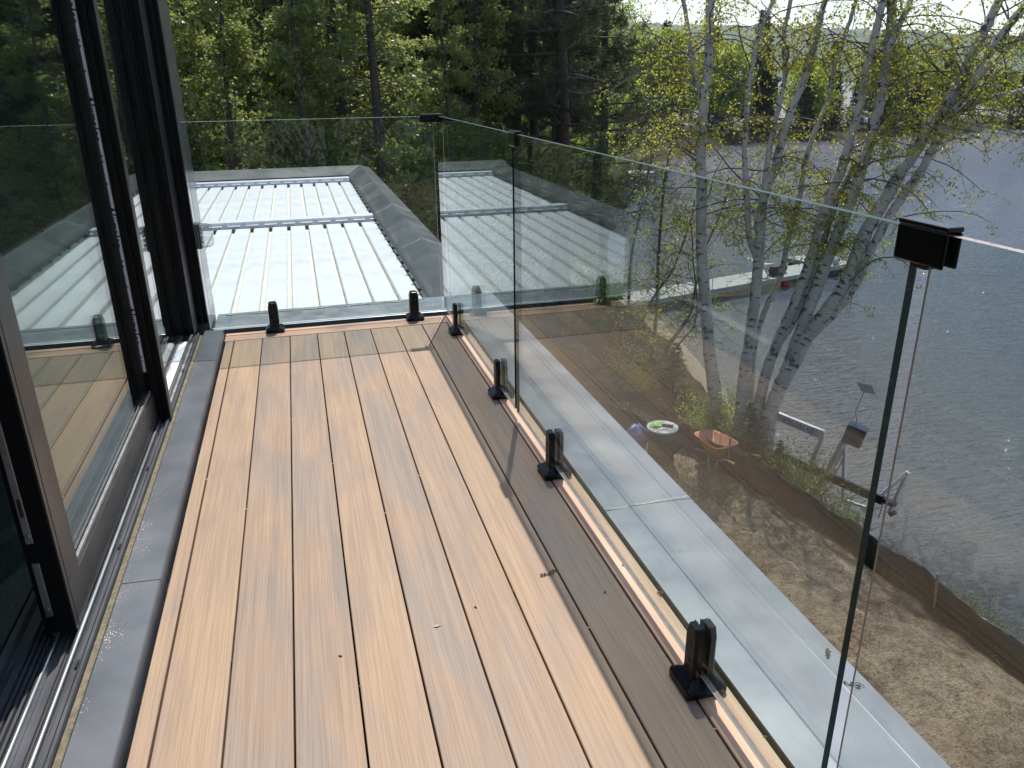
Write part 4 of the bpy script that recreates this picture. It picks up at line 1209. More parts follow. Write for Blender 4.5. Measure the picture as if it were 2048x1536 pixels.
# --- tall pines
def pine(h, r0, seed, zlow, reach=3.0, dens=1.0):
    g = np.random.default_rng(seed)
    tr, cr = Plant(), Plant()
    Tk = spline([(0, 0, -0.3), (g.normal(0, 0.08), g.normal(0, 0.08), h * 0.4), (g.normal(0, 0.15), g.normal(0, 0.15), h * 0.8), (g.normal(0, 0.2), 0, h)], 24)
    tr.tube(Tk, np.linspace(r0, 0.03, 24), 10)
    z = zlow
    C, D = [], []
    while z < h - 0.4:
        for _ in range(g.integers(3, 6)):
            a = g.uniform(0, 2 * np.pi)
            f = (z - zlow) / (h - zlow)
            ln = reach * (1.0 - 0.75 * f) * g.uniform(0.6, 1.15)
            i = int(np.clip((z + 0.3) / (h + 0.3) * 23, 0, 23))
            d = unit(np.array([math.cos(a), math.sin(a), g.uniform(-0.15, 0.25)]))
            q = [Tk[i] * np.array([1, 1, 0]) + np.array([0, 0, z])]
            for k in range(6):
                d = unit(d + np.array([0, 0, -0.05 if k < 2 else 0.09]) + g.normal(0, 0.09, 3))
                q.append(q[-1] + d * ln / 6)
            B = spline(q, 10)
            cr.tube(B, np.linspace(0.012 + 0.012 * ln, 0.006, 10), 4)
            bare = f < 0.16 and g.random() < 0.5
            for _s in range(int(15 * dens)):
                j = g.integers(3, 10)
                sd = unit(d * 0.6 + g.normal(0, 0.7, 3) + np.array([0, 0, 0.15]))
                e = B[j] + sd * g.uniform(0.2, 0.65)
                sub = spline([B[j], (B[j] + e) / 2 + g.normal(0, 0.04, 3), e], 4)
                cr.tube(sub, np.linspace(0.008, 0.003, 4), 3)
                if not bare:
                    for w in np.linspace(0.45, 1.0, 3):
                        C.append(B[j] + (e - B[j]) * w); D.append(sd)
        z += g.uniform(0.32, 0.6)
    C = np.array(C); D = np.array(D)
    for _ in range(15):
        dd = unit(D * 0.8 + g.normal(0, 0.75, D.shape) + np.array([0, 0, 0.1]))
        cr.leaves(C + g.normal(0, 0.03, C.shape), dd, g.normal(0, 1, D.shape), g.uniform(0.12, 0.19, len(C)), 0.017)
    return tr, cr
pines = [proto('pine', *pine(15.0, 0.23, 21, 3.4, 3.4), MT['bark_pine'], MT['leaf_pine'], MT['bark_dark']),
         proto('pine', *pine(14.0, 0.19, 22, 3.8, 3.0), MT['bark_pine'], MT['leaf_pine'], MT['bark_dark'])]
for px, d, s, pi_, lab in [(1131, 21.5, 1.0, 0, 'thick dark pine trunk with long drooping boughs, biggest of the pines'),
                           (1078, 24.5, 1.0, 1, 'dark pine just behind the railing joint clip'),
                           (1110, 28.0, 0.9, 1, 'thin pine trunk squeezed between two thicker pines'),
                           (943, 23.5, 1.0, 1, 'pine at the edge of the cedars, leftmost of the pines'),
                           (1029, 27.0, 1.0, 0, 'pine farther back, between the leftmost pine and the thick one'),
                           (1215, 27.5, 0.95, 1, 'pine reaching toward the birches, rightmost of the pines')]:
    p = at_depth(px, 330, d)
    plant_copy('pine_tree', pines[pi_], (p[0], p[1], gz(p[0], p[1])), rng.uniform(0, 6.28), s, lab, 'tree', 'tall pines beside the cedars')

db_ = Plant()
db_.tube(spline([at_depth(*q_) for q_ in ((995, 262, 20.5), (1000, 245, 20.5), (1012, 226, 20.5), (1035, 213, 20.6), (1078, 206, 20.9))], 20), np.linspace(0.012, 0.035, 20), 6)
o = link('dead_branch', db_.wood_mesh('dead_branch', MT['bark_grey']), [q_ for q_ in col.objects if q_.name.startswith('pine_tree')][1])
o.matrix_parent_inverse = (Matrix.Translation(o.parent.location) @ o.parent.rotation_euler.to_matrix().to_4x4()).inverted()

# --- leafy trees of the wood behind and round the bay
def leafy(h, r, n, leaf, seed, trunk_r=0.14, low=0.25):
    g = np.random.default_rng(seed)
    tr, cr = Plant(), Plant()
    Tk = spline([(0, 0, -0.3), (g.normal(0, 0.15), g.normal(0, 0.15), h * 0.5), (g.normal(0, 0.3), g.normal(0, 0.3), h * 0.95)], 12)
    tr.tube(Tk, np.linspace(trunk_r, 0.02, 12), 7)
    ncl = 46
    cz = g.uniform(low, 1.0, ncl)
    rr = r * np.sqrt(np.clip(1 - ((cz - 0.55) / 0.52) ** 2, 0.05, 1)) * np.sqrt(g.uniform(0.1, 1, ncl))
    aa = g.uniform(0, 2 * np.pi, ncl)
    cc = np.stack([np.cos(aa) * rr, np.sin(aa) * rr, cz * h], -1)
    for c in cc:
        i = int(np.clip(c[2] / h * 11 - 2, 0, 11))
        cr.tube(spline([Tk[i], (Tk[i] + c) / 2 + g.normal(0, 0.12, 3), c], 6), np.linspace(0.035, 0.008, 6) * trunk_r / 0.14, 3)
        m = n // ncl
        o = g.normal(0, 1, (m, 3)); o = o / np.linalg.norm(o, axis=1)[:, None] * (g.uniform(0, 1, m) ** 0.45)[:, None]
        p = c + o * np.array([1, 1, 0.7]) * r * g.uniform(0.26, 0.5)
        cr.leaves(p, g.normal(0, 1, (m, 3)) + np.array([0, 0, -0.4]), g.normal(0, 1, (m, 3)) + np.array([0, 0, 0.5]), leaf * g.uniform(0.6, 1.3, m), leaf * 0.8)
    return tr, cr
wood_p = [proto('leafy', *leafy(11, 2.9, 6500, 0.13, 31), MT['bark_dark_grey'], MT['leaf_spring'], MT['bark_dark']),
          proto('leafy', *leafy(12.5, 3.2, 6500, 0.14, 32), MT['bark_dark_grey'], MT['leaf_cedar'], MT['bark_dark']),
          proto('leafy', *leafy(10, 2.5, 6000, 0.12, 33), MT['bark_dark_grey'], MT['leaf_spring'], MT['bark_dark'])]
spots = [(548, 23.5, 0), (838, 24.5, 2), (380, 26, 1), (500, 27, 0), (590, 25, 1), (700, 26, 1), (800, 27, 1), (890, 27, 0), (980, 30, 2), (1060, 33, 0), (1170, 36, 2), (450, 31, 1), (650, 32, 1), (760, 33, 1), (860, 34, 1),
         (1000, 38, 1), (1100, 42, 0), (1190, 46, 1), (330, 25, 1), (1250, 50, 0), (1290, 58, 2), (560, 36, 1), (930, 40, 1), (1215, 62, 0)]
for px, d, t in spots:
    p = at_depth(px, 300, d)
    if p[0] > shore_x(p[1]) - 1.0: p[0] = shore_x(p[1]) - 1.5
    plant_copy('leafy_tree', wood_p[t], (p[0], p[1], gz(p[0], p[1])), rng.uniform(0, 6.28), rng.uniform(0.95, 1.2),
               'leafy tree deep in the wood behind the cedars and pines', 'tree', 'trees of the wood')
for x, y, t, s in [(-5, -11, 1, 1.0), (-1, -13, 0, 1.0), (3, -11, 1, 1.0), (6.5, -12, 0, 1.0), (-9, -9, 1, 1.1), (1, -17, 1, 1.2), (-4, -17, 0, 1.2), (-10, 25, 1, 1.1), (-15, 20, 0, 1.1), (-14, 28, 1, 1.2), (-18, 14, 1, 1.1), (-6, 26, 0, 1.0), (-16, 8, 1, 1.1)]:  # those behind the viewer are added to block sky mirrored in the far pane
    plant_copy('leafy_tree', wood_p[t], (x, y, gz(x, y)), rng.uniform(0, 6.28), s, 'leafy tree seen only mirrored, beyond the house or added behind it to block sky', 'tree', 'trees beyond the house')

# --- wooded point across the bay
def conifer(h, r, n, seed):
    g = np.random.default_rng(seed)
    tr, cr = Plant(), Plant()
    tr.tube(np.array([(0, 0, -0.3), (0, 0, h * 0.5), (0, 0, h)]), np.array([0.16, 0.1, 0.02]), 6)
    z = g.uniform(0.05, 1.0, n) ** 1.1
    a = g.uniform(0, 2 * np.pi, n)
    ra = r * (1 - z) ** 0.85 * np.sqrt(g.uniform(0.05, 1, n)) * (0.8 + 0.3 * np.sin(z * 60)) + 0.05
    p = np.stack([np.cos(a) * ra, np.sin(a) * ra, z * h], -1)
    d = np.stack([np.cos(a), np.sin(a), g.uniform(-0.6, 0.1, n)], -1)
    cr.leaves(p, d + g.normal(0, 0.3, d.shape), g.normal(0, 0.5, d.shape) + np.array([0, 0, 1]), g.uniform(0.25, 0.6, n), 0.16)
    return tr, cr
far_p = [proto('far', *conifer(10.0, 2.2, 2600, 41), MT['bark_pine'], MT['leaf_dark']),
         proto('far', *leafy(9.0, 2.9, 3400, 0.30, 42), MT['bark_grey'], MT['leaf_spring'], MT['bark_dark']),
         proto('far', *leafy(7.5, 2.3, 3000, 0.28, 43), MT['bark_grey'], MT['leaf_dark'], MT['bark_dark']),
         proto('far', *conifer(8.0, 1.7, 2200, 44), MT['bark_pine'], MT['leaf_dark'])]
g = np.random.default_rng(5)
for i in range(46):
    x = 37 + i * 1.22 + g.normal(0, 0.5)
    dd = np.sqrt(max(0.02, 1 - ((x - 66) / 30.0) ** 2)) * 12
    y = 99 - dd * g.uniform(-0.2, 0.86)
    t = [0, 1, 2, 3, 1][g.integers(0, 5)]
    s = g.uniform(0.85, 1.25) * (1.15 if x < 62 else 0.9)
    nm, lb = (('conifer_tree', 'dark conifer on the wooded point across the bay') if t in (0, 3) else ('leafy_tree', 'leafy tree on the wooded point across the bay, behind the birches'))
    plant_copy(nm, far_p[t], (x, y, gz(x, y)), g.uniform(0, 6.28), s, lb, 'tree', 'trees on the wooded point')
for i in range(20):
    x = 99 + i * 1.6 + g.normal(0, 0.6); y = 101 - 13 * np.sqrt(max(0.03, 1 - ((x - 118) / 23.0) ** 2)) * g.uniform(0, 0.86)
    t = [0, 2, 3, 2, 1][g.integers(0, 5)]
    plant_copy('shore_tree' if t in (1, 2) else 'conifer_tree', far_p[t], (x, y, gz(x, y)), g.uniform(0, 6.28), g.uniform(0.7, 1.0),
               'small dark tree on the islet at the picture edge, far across the water', 'tree', 'trees on the far islet')

# --- shrubs, little spruces, grass
def shrub(h, r, n, leaf, seed):
    g = np.random.default_rng(seed)
    cr = Plant()
    for _ in range(16):
        a = g.uniform(0, 2 * np.pi); d = unit(np.array([math.cos(a) * 0.5, math.sin(a) * 0.5, 1.0]))
        q = [np.array([g.normal(0, 0.05), g.normal(0, 0.05), -0.05])]
        ln = h * g.uniform(0.5, 1.1)
        for k in range(4):
            d = unit(d + g.normal(0, 0.18, 3)); q.append(q[-1] + d * ln / 4)
        B = spline(q, 8)
        cr.tube(B, np.linspace(0.008, 0.002, 8), 3)
        m = n // 16
        t = g.uniform(0.2, 1, m) * 6.99; k = t.astype(int)
        p = B[k] + (B[k + 1] - B[k]) * (t - k)[:, None] + g.normal(0, 0.06, (m, 3))
        cr.leaves(p, g.normal(0, 1, (m, 3)) + np.array([0, 0, 0.2]), g.normal(0, 1, (m, 3)), leaf * g.uniform(0.6, 1.2, m), leaf * 0.5)
    return None, cr
shr = [proto('shrub', *shrub(1.0, 0.4, 900, 0.06, 51), MT['bark_dark'], MT['leaf_spring'], MT['bark_grey']),
       proto('shrub', *shrub(0.8, 0.4, 700, 0.05, 52), MT['bark_dark'], MT['grass'], MT['bark_grey'])]
SHRUBS = [(1395, 850, 15.0, 0, 1.2, 'yellow green shrub just left of the slim leftmost birch'), (1420, 870, 14.6, 0, 1.0, 'shrub behind the wheelbarrow, in front of the leftmost birch'),
          (1465, 800, 15.3, 0, 1.4, 'tall shrub between the two leftmost birch stems'), (1560, 900, 14.0, 1, 1.0, 'grassy shrub right of the birch bases, below the printed beam'),
          (1590, 915, 13.7, 0, 0.9, 'leafy shrub under the middle of the printed lift beam'), (1622, 930, 13.4, 0, 1.3, 'tallest leafy shrub in front of the lift post with the corner'),
          (1655, 960, 13.1, 1, 1.0, 'grassy shrub at the foot of the slanted lift post'), (1700, 985, 12.8, 0, 0.9, 'leafy shrub right of the lift brace foot'),
          (1540, 880, 14.3, 1, 1.2, 'grassy shrub hard against the most slanted birch'), (1610, 860, 14.2, 1, 1.3, 'thin twiggy shrub overlapping the printed lift beam'),
          (1840, 1080, 11.7, 1, 0.8, 'thin weed clump outside the fence, right of the panel joint'), (1945, 1130, 11.3, 1, 1.0, 'green weed clump among the pink flowers'),
          (1985, 1170, 11.0, 1, 1.0, 'green weed clump between flowers and picture edge'), (2040, 1240, 10.7, 1, 0.9, 'weed clump cut by the right picture edge'),
          (1280, 760, 17.0, 0, 1.2, 'shrub at the foot of the twin saplings'), (1240, 720, 18.5, 1, 1.4, 'grassy shrub behind the twin saplings'),
          (1200, 600, 24, 0, 1.6, 'beach shrub beside the inner end of the dock'), (1175, 590, 26, 0, 1.8, 'largest beach shrub, half behind the mirrored roof'), (1230, 590, 25, 0, 1.5, 'beach shrub nearest the dock boards')]
for px, py, d, t, sc_, lab in SHRUBS:
    p = at_depth(px, py, d)
    plant_copy('shrub', shr[t], (p[0], p[1], gz(p[0], p[1])), rng.uniform(0, 6.28), sc_, lab, 'shrub', 'shrubs on the bank')

def spruce(h, r, seed):
    g = np.random.default_rng(seed)
    tr, cr = Plant(), Plant()
    tr.tube(np.array([(0, 0, -0.1), (0, 0, h * 0.5), (0, 0, h)]), np.array([0.03, 0.02, 0.004]), 6)
    C, D = [], []
    for z in np.linspace(0.06, 0.97, 17) * h:
        for _ in range(8):
            a = g.uniform(0, 2 * np.pi); ln = r * (1 - z / h) ** 0.9 * g.uniform(0.75, 1.1) + 0.05
            d = unit(np.array([math.cos(a), math.sin(a), 0.28]))
            B = spline([(0, 0, z), np.array([0, 0, z]) + d * ln * 0.5, np.array([0, 0, z - 0.03]) + d * ln], 7)
            cr.tube(B, np.linspace(0.006, 0.002, 7), 3)
            m = int(90 * ln) + 8
            t = g.uniform(0.1, 1, m) * 5.99; k = t.astype(int)
            C.append(B[k] + (B[k + 1] - B[k]) * (t - k)[:, None]); D.append(unit(d + g.normal(0, 0.6, (m, 3))))
    C = np.vstack(C); D = np.vstack(D)
    for _ in range(3):
        cr.leaves(C, D + g.normal(0, 0.4, D.shape), g.normal(0, 1, D.shape), g.uniform(0.03, 0.06, len(C)), 0.008)
    return tr, cr
spr = proto('spruce', *spruce(1.7, 0.62, 61), MT['bark_dark'], MT['leaf_spruce'])
for px, py, d, s, lab in [(1342, 838, 16.1, 1.0, 'little spruce behind the silt fence, left of the birch trunks'), (1492, 905, 14.35, 0.72, 'tiny spruce at the foot of the birch clump'), (1556, 925, 14.0, 0.5, 'smallest spruce seedling right of the birch bases')]:
    p = at_depth(px, py, d)
    plant_copy('spruce_tree', spr, (p[0], p[1], gz(p[0], p[1])), rng.uniform(0, 6.28), s, lab, 'tree', 'young spruces on the bank')

def blades(n, fx, h, mat, name, label):
    pl = Plant()
    P = fx(n)
    z = land_z(P[:, 0], P[:, 1])
    C = np.stack([P[:, 0], P[:, 1], z - 0.01], -1)
    d = rnd(len(C), 0.38) + np.array([0, 0, 1])
    pl.leaves(C, d, rnd(len(C)), h * rng.uniform(0.4, 1.3, len(C)), 0.012)
    o = link(name, pl.leaf_mesh(name, mat))
    tag(o, label, 'grass', kind='stuff')
FENCE = [(4.9, 15.1), (5.7, 14.2), (6.25, 13.3), (6.666, 12.675), (6.949, 12.338), (7.153, 11.396), (7.379, 10.665), (7.696, 9.996), (7.881, 9.488), (7.998, 9.058), (8.03, 8.314), (8.091, 7.899), (8.11, 7.411), (8.188, 7.101), (8.24, 6.657), (8.353, 6.132), (8.46, 5.2), (8.5, 3.6)]
FP = spline([(x, y, 0) for x, y in FENCE], 160)
def bank(n):
    i = rng.integers(0, 159, n)
    off = rng.uniform(0.05, 0.75, n)
    return np.stack([FP[i, 0] + off + rng.normal(0, 0.03, n), FP[i, 1] + off * 0.35 + rng.normal(0, 0.08, n)], -1)
blades(14000, bank, 0.2, MT['grass'], 'bank_grass', 'rough green grass on the bank outside the silt fence')
def patch(n):
    k = rng.random(n)
    a = np.stack([5.9 + rng.normal(0, 0.35, n), 11.7 + rng.normal(0, 0.3, n)], -1)
    b = np.stack([6.75 + rng.normal(0, 0.22, n), 10.9 + rng.normal(0, 0.3, n)], -1)
    return np.where((k < 0.5)[:, None], a, b)
blades(2600, patch, 0.10, MT['dry_grass'], 'dry_grass', 'pale dry grass tufts on the bare soil near the wheelbarrow')
# pink and white phlox along the outside of the fence
fl = Plant()
n = 1800
i = rng.integers(108, 150, n)
off = rng.uniform(0.10, 0.42, n)
px_, py_ = FP[i, 0] + off, FP[i, 1] + off * 0.4 + rng.normal(0, 0.05, n)
keep = vnoise(px_ * 3, py_ * 3) > 0.45
px_, py_ = px_[keep], py_[keep]
C = np.stack([px_, py_, land_z(px_, py_) + rng.uniform(0.08, 0.2, len(px_))], -1)
fl.leaves(C, rnd(len(C)) * np.array([1, 1, 0.2]), rnd(len(C), 0.3) + np.array([0, 0, 1]), 0.035, 0.032)
MT['petal'] = leaf_mat('pink_petals', (0.62, 0.30, 0.55), (0.80, 0.72, 0.76), (0.5, 0.3, 0.45), 0.25)
tag(link('flowers', fl.leaf_mesh('flowers', MT['petal'])), 'small pink and white flowers outside the silt fence', 'flowers', kind='stuff')

# ------------------------------------------------------------------ things on the site and the shore
MT['geotextile'] = simple('black_woven_silt_fabric', (0.016, 0.016, 0.016), 0.42, var=0.3, scale=5, spec=0.4, bump=0.1, bscale=9)
MT['stake'] = simple('weathered_wood_stake', (0.30, 0.23, 0.15), 0.85, var=0.3, scale=20)
MT['orange'] = simple('orange_plastic', (0.50, 0.17, 0.09), 0.5, var=0.12, scale=10)
MT['galv'] = simple('galvanised_tube', (0.50, 0.51, 0.52), 0.38, metal=0.6, var=0.12, scale=20)
MT['alu'] = simple('milled_aluminium', (0.60, 0.61, 0.62), 0.42, metal=0.45, var=0.1, scale=12)
MT['yellow'] = simple('yellow_grip', (0.65, 0.50, 0.08), 0.5)
MT['white_board'] = simple('white_tabletop', (0.46, 0.46, 0.43), 0.6, var=0.2, scale=9)
MT['green_rag'] = simple('green_fabric', (0.30, 0.55, 0.05), 0.8, var=0.3, scale=20)
MT['tarp_blue'] = simple('blue_bag', (0.05, 0.10, 0.26), 0.4, var=0.5, scale=14, bump=0.8, bscale=14)
MT['pvc'] = simple('grey_white_pipe', (0.52, 0.52, 0.50), 0.45)
MT['dock_wood'] = simple('bleached_dock_boards', (0.40, 0.40, 0.375), 0.9, var=0.12, scale=6, spec=0.05)
MT['dock_float'] = simple('dark_dock_float', (0.035, 0.035, 0.035), 0.7)
MT['white_paint'] = simple('white_paint', (0.72, 0.72, 0.70), 0.5)
MT['solar'] = simple('solar_cells', (0.05, 0.053, 0.06), 0.4)
MT['catkin'] = simple('dry_catkin', (0.16, 0.11, 0.075), 0.9, var=0.5, scale=60)
MT['dry_leaf'] = simple('dry_leaf', (0.62, 0.50, 0.30), 0.7, var=0.2, scale=60)

# silt fence
fence = empty('silt_fence', (7.2, 11.0, GZ), label='low black fabric silt fence winding round the bare soil', cat='fence')
nF, nH = 320, 9
FQ = spline([(x, y, 0) for x, y in FENCE], nF)
T_ = unit(np.gradient(FQ, axis=0)); NV = np.stack([T_[:, 1], -T_[:, 0], np.zeros(nF)], -1)
zb = land_z(FQ[:, 0], FQ[:, 1])
s_ = np.concatenate([[0], np.cumsum(np.linalg.norm(np.diff(FQ, axis=0), axis=1))])
stakes = [0.35, 1.75, 3.05, 4.35, 5.75, 7.15, 8.6, 10.0, 11.4, 12.8]
vs = np.zeros((nF, nH, 3))
hh = 0.56 + 0.03 * np.sin(s_ * 1.7) + 0.012 * np.sin(s_ * 4.1)
sag = np.min(np.abs(s_[:, None] - np.array(stakes)[None, :]), axis=1)
hh = hh - 0.06 * np.clip(sag / 0.7, 0, 1) ** 1.5
for j in range(nH):
    f = j / (nH - 1)
    bul = (0.05 * np.sin(s_ * 2.6 + f * 2) + 0.03 * np.sin(s_ * 6.3 + f * 5)) * math.sin(f * math.pi) + (0.022 * np.sin(s_ * 11 + f * 9)) * f + 0.05 * (1 - f) ** 2
    vs[:, j, :] = FQ + NV * bul[:, None]
    vs[:, j, 2] = zb - 0.03 + hh * f
q = []
for i in range(nF - 1):
    for j in range(nH - 1):
        q.append((i * nH + j, (i + 1) * nH + j, (i + 1) * nH + j + 1, i * nH + j + 1))
fo = link('fabric', mesh_np('fabric', vs.reshape(-1, 3), q, MT['geotextile'], smooth=True), fence); fo.matrix_parent_inverse = Matrix.Translation((-7.2, -11.0, -GZ))
so = fo.modifiers.new('thick', 'SOLIDIFY'); so.thickness = 0.006
for s0 in stakes:
    i = int(np.argmin(np.abs(s_ - s0)))
    p = FQ[i] - NV[i] * 0.04
    o = MB().box(-0.018, 0.018, -0.018, 0.018, -0.25, 0.70).build('stake', MT['stake'], fence, loc=(p[0] - 7.2, p[1] - 11.0, zb[i] - GZ), rot=(rng.normal(0, 0.05), rng.normal(0, 0.05), rng.uniform(0, 1)))
# hem cord glinting along the top
hem = MB(); hem.tube([tuple(FQ[i] + NV[i] * 0.012 + np.array([0, 0, zb[i] - 0.03 + hh[i]])) for i in range(0, nF, 2)], 0.009, 5)
ho = hem.build('hem', MT['geotextile'], fence, smooth=True); ho.matrix_parent_inverse = Matrix.Translation((-7.2, -11.0, -GZ))

# wheelbarrow
ax = on_z(1436, 904, -5.05) - on_z(1391, 877, -5.05)
wb_rz = math.atan2(ax[1], ax[0])
wc = on_z(1428, 932, GZ)
wb = empty('wheelbarrow', (wc[0], wc[1], gz(wc[0], wc[1]) + 0.0), wb_rz, 'orange wheelbarrow with yellow grips standing inside the silt fence', 'wheelbarrow')
def ring(x0, x1, w0, w1, z, nrm=6):
    pts = []
    for t in np.linspace(0, 2 * np.pi, 28, endpoint=False):
        c, s = math.cos(t), math.sin(t)
        e = 0.45
        X = (abs(c) ** e) * (1 if c > 0 else -1); Y = (abs(s) ** e) * (1 if s > 0 else -1)
        xm = (x0 + x1) / 2 + X * (x1 - x0) / 2
        w = w0 + (w1 - w0) * (xm - x0) / (x1 - x0)
        pts.append((xm, Y * w / 2, z))
    return pts
tray = MB()
tray.loft([ring(-0.18, 0.22, 0.26, 0.34, 0.36), ring(-0.42, 0.34, 0.44, 0.58, 0.60), ring(-0.45, 0.36, 0.48, 0.62, 0.605), ring(-0.45, 0.36, 0.48, 0.62, 0.62), ring(-0.40, 0.32, 0.42, 0.56, 0.61), ring(-0.17, 0.21, 0.24, 0.32, 0.375)], cap=True)
tray.build('tray', MT['orange'], wb, smooth=True)
for s in (-1, 1):
    MB().tube([(-0.52, s * 0.07, 0.20), (-0.2, s * 0.13, 0.335), (0.25, s * 0.19, 0.34), (0.55, s * 0.25, 0.50), (0.72, s * 0.28, 0.545)], 0.014, 8).build('handle_tube', MT['galv'], wb, smooth=True)
    MB().tube([(0.70, s * 0.277, 0.54), (0.84, s * 0.30, 0.565)], 0.021, 8).build('grip', MT['yellow'], wb, smooth=True)
    MB().tube([(0.02, s * 0.17, 0.33), (0.10, s * 0.19, 0.02), (0.20, s * 0.19, 0.015), (0.30, s * 0.19, 0.33)], 0.012, 8).build('leg', MT['galv'], wb, smooth=True)
wl_ = MB()
for t in range(1): wl_.lathe([(0.05, -0.03), (0.13, -0.042), (0.185, -0.030), (0.195, 0.0), (0.185, 0.030), (0.13, 0.042), (0.05, 0.03)], 28)
wl_.build('wheel', MT['rubber'], wb, smooth=True, loc=(-0.52, 0, 0.195), rot=(rad(90), 0, 0))
MB().tube([(-0.52, -0.08, 0.195), (-0.52, 0.08, 0.195)], 0.012, 8).build('axle', MT['galv'], wb)

# round-topped drum used as a table
tc_ = on_z(1325, 853, -4.80)
dr = empty('drum_table', (tc_[0], tc_[1], gz(tc_[0], tc_[1])), 0.3, 'black drum with a round white lid used as a work table', 'table')
zt = -4.80 - gz(tc_[0], tc_[1])
MB().lathe([(0.24, 0.0), (0.25, 0.02), (0.25, zt * 0.33), (0.262, zt * 0.35), (0.25, zt * 0.37), (0.25, zt * 0.66), (0.262, zt * 0.68), (0.25, zt * 0.70), (0.25, zt - 0.04)], 32).build('drum', MT['rubber'], dr, smooth=True)
MB().lathe([(0.05, zt - 0.039), (0.285, zt - 0.039), (0.295, zt - 0.025), (0.290, zt - 0.004), (0.05, zt)], 40).build('lid', MT['white_board'], dr)
rg = MB()
rg.loft([[(0.13 * math.cos(a) * k + 0.012 * math.sin(5 * a), 0.085 * math.sin(a) * k, z + 0.008 * math.sin(3 * a)) for a in np.linspace(0, 2 * np.pi, 18, endpoint=False)] for k, z in ((1.0, 0.004), (1.02, 0.014), (0.7, 0.028), (0.3, 0.03))])
o = rg.build('rag', MT['green_rag'], loc=(tc_[0] - 0.11, tc_[1] + 0.05, -4.795), smooth=True); tag(o, 'crumpled bright green rag on the white drum lid', 'rag')
for i, (dx, dy, a_, ln) in enumerate([(0.02, -0.02, -0.6, 0.30), (0.055, 0.0, -0.7, 0.27), (0.09, 0.03, -0.55, 0.24)]):
    t = MB(); t.bar((-ln / 2, 0, 0.010), (ln / 2, 0, 0.010), 0.022, 0.018); t.bar((ln / 2, -0.03, 0.012), (ln / 2, 0.03, 0.012), 0.018, 0.02)
    o = t.build('hand_tool', MT['rubber'], loc=(tc_[0] + dx, tc_[1] + dy, -4.799), rot=(0, 0, a_), bevel=0.002)
    tag(o, ['black hand tool on the drum lid, closest to the green rag', 'black hand tool in the middle of the drum lid', 'black hand tool on the drum lid, farthest from the green rag'][i], 'tool', 'hand tools on the drum lid')

# blue bag, pipe and scraps
p = on_z(1272, 885, GZ)
bg = MB()
rings = []
for k, z in ((0.6, 0.0), (1.0, 0.06), (1.1, 0.2), (0.9, 0.36), (0.5, 0.47), (0.15, 0.53)):
    rings.append([(0.24 * k * math.cos(a) * (1 + 0.30 * math.sin(3 * a + z * 11)) * (1 + 0.14 * math.sin(7 * a + 20 * z)), 0.2 * k * math.sin(a) * (1 + 0.26 * math.sin(4 * a + z * 9)), z * 0.75 + 0.045 * math.sin(5 * a + 3)) for a in np.linspace(0, 2 * np.pi, 22, endpoint=False)])
bg.loft(rings)
o = bg.build('plastic_bag', MT['tarp_blue'], loc=(p[0], p[1], gz(p[0], p[1]) - 0.01), smooth=True); tag(o, 'crumpled blue plastic bag on the soil beside the drum table', 'bag')
a_ = on_z(1296, 892, GZ); b_ = on_z(1326, 903, GZ)
pv = MB()
d_ = unit(b_ - a_); side = np.array([-d_[1], d_[0], 0])
z0 = gz(a_[0], a_[1]) + 0.10
L_ = float(np.linalg.norm(b_ - a_))
rg_ = []
for (x, r_) in ((0, 0.055), (L_, 0.055), (L_, 0.047), (0.02, 0.047)):
    rg_.append([(x, r_ * math.cos(t), r_ * math.sin(t)) for t in np.linspace(0, 2 * np.pi, 18, endpoint=False)])
pv.loft(rg_, cap=True)
o = pv.build('pipe', MT['pvc'], loc=(a_[0], a_[1], z0 - 0.03), rot=(0, 0.05, math.atan2(d_[1], d_[0])), smooth=False); tag(o, 'short pale plastic pipe lying beside the blue bag', 'pipe')
for i, (px, py, a) in enumerate([(1302, 905, 0.4), (1294, 893, 1.1), (1315, 900, 2.0)]):
    p = on_z(px, py, GZ)
    o = MB().add([(-0.05, -0.03, 0), (0.05, -0.035, 0.012), (0.055, 0.03, 0.02), (-0.045, 0.035, 0.006), (-0.05, -0.03, 0.003), (0.05, -0.035, 0.015), (0.055, 0.03, 0.023), (-0.045, 0.035, 0.009)],
                 [(3, 2, 1, 0), (4, 5, 6, 7), (0, 1, 5, 4), (1, 2, 6, 5), (2, 3, 7, 6), (3, 0, 4, 7)]).build('paper_scrap', MT['white_paint'], loc=(p[0], p[1], gz(p[0], p[1]) + 0.008), rot=(0, 0, a))
    tag(o, 'white scrap of paper on the soil in front of the blue bag', 'scrap', 'paper scraps on the soil')

# boat lift: aluminium frame with printed top beam, winch box, solar panel and black bunk boards
lift = empty('boat_lift', (9.1, 11.0, WZ - 0.2), label='aluminium boat lift with solar panel and black winch box at the shore', cat='boat lift')
LI = Matrix.Translation((-9.1, -11.0, -(WZ - 0.2)))
def lpart(name, mb, m, **kw):
    o = mb.build(name, m, lift, **kw); o.matrix_parent_inverse = LI; return o
A_ = lambda px, py, d: tuple(at_depth(px, py, d))
bA, bB = A_(1555, 832, 15.0), A_(1650, 871, 14.2)
lpart('top_beam', MB().bar(bA, bB, 0.07, 0.17), MT['alu'])
def foot(p): return (p[0] + 0.02, p[1], gz(p[0], p[1]) - 0.1)
lpart('post', MB().bar(A_(1646, 874, 14.22), A_(1624, 927, 14.3), 0.075, 0.075), MT['alu'])
lpart('post', MB().bar(A_(1553, 834, 15.02), A_(1536, 880, 15.1), 0.075, 0.075), MT['alu'])
m_top = A_(1688, 884, 14.0)
lpart('post', MB().bar(m_top, A_(1641, 978, 14.35), 0.095, 0.095), MT['alu'])
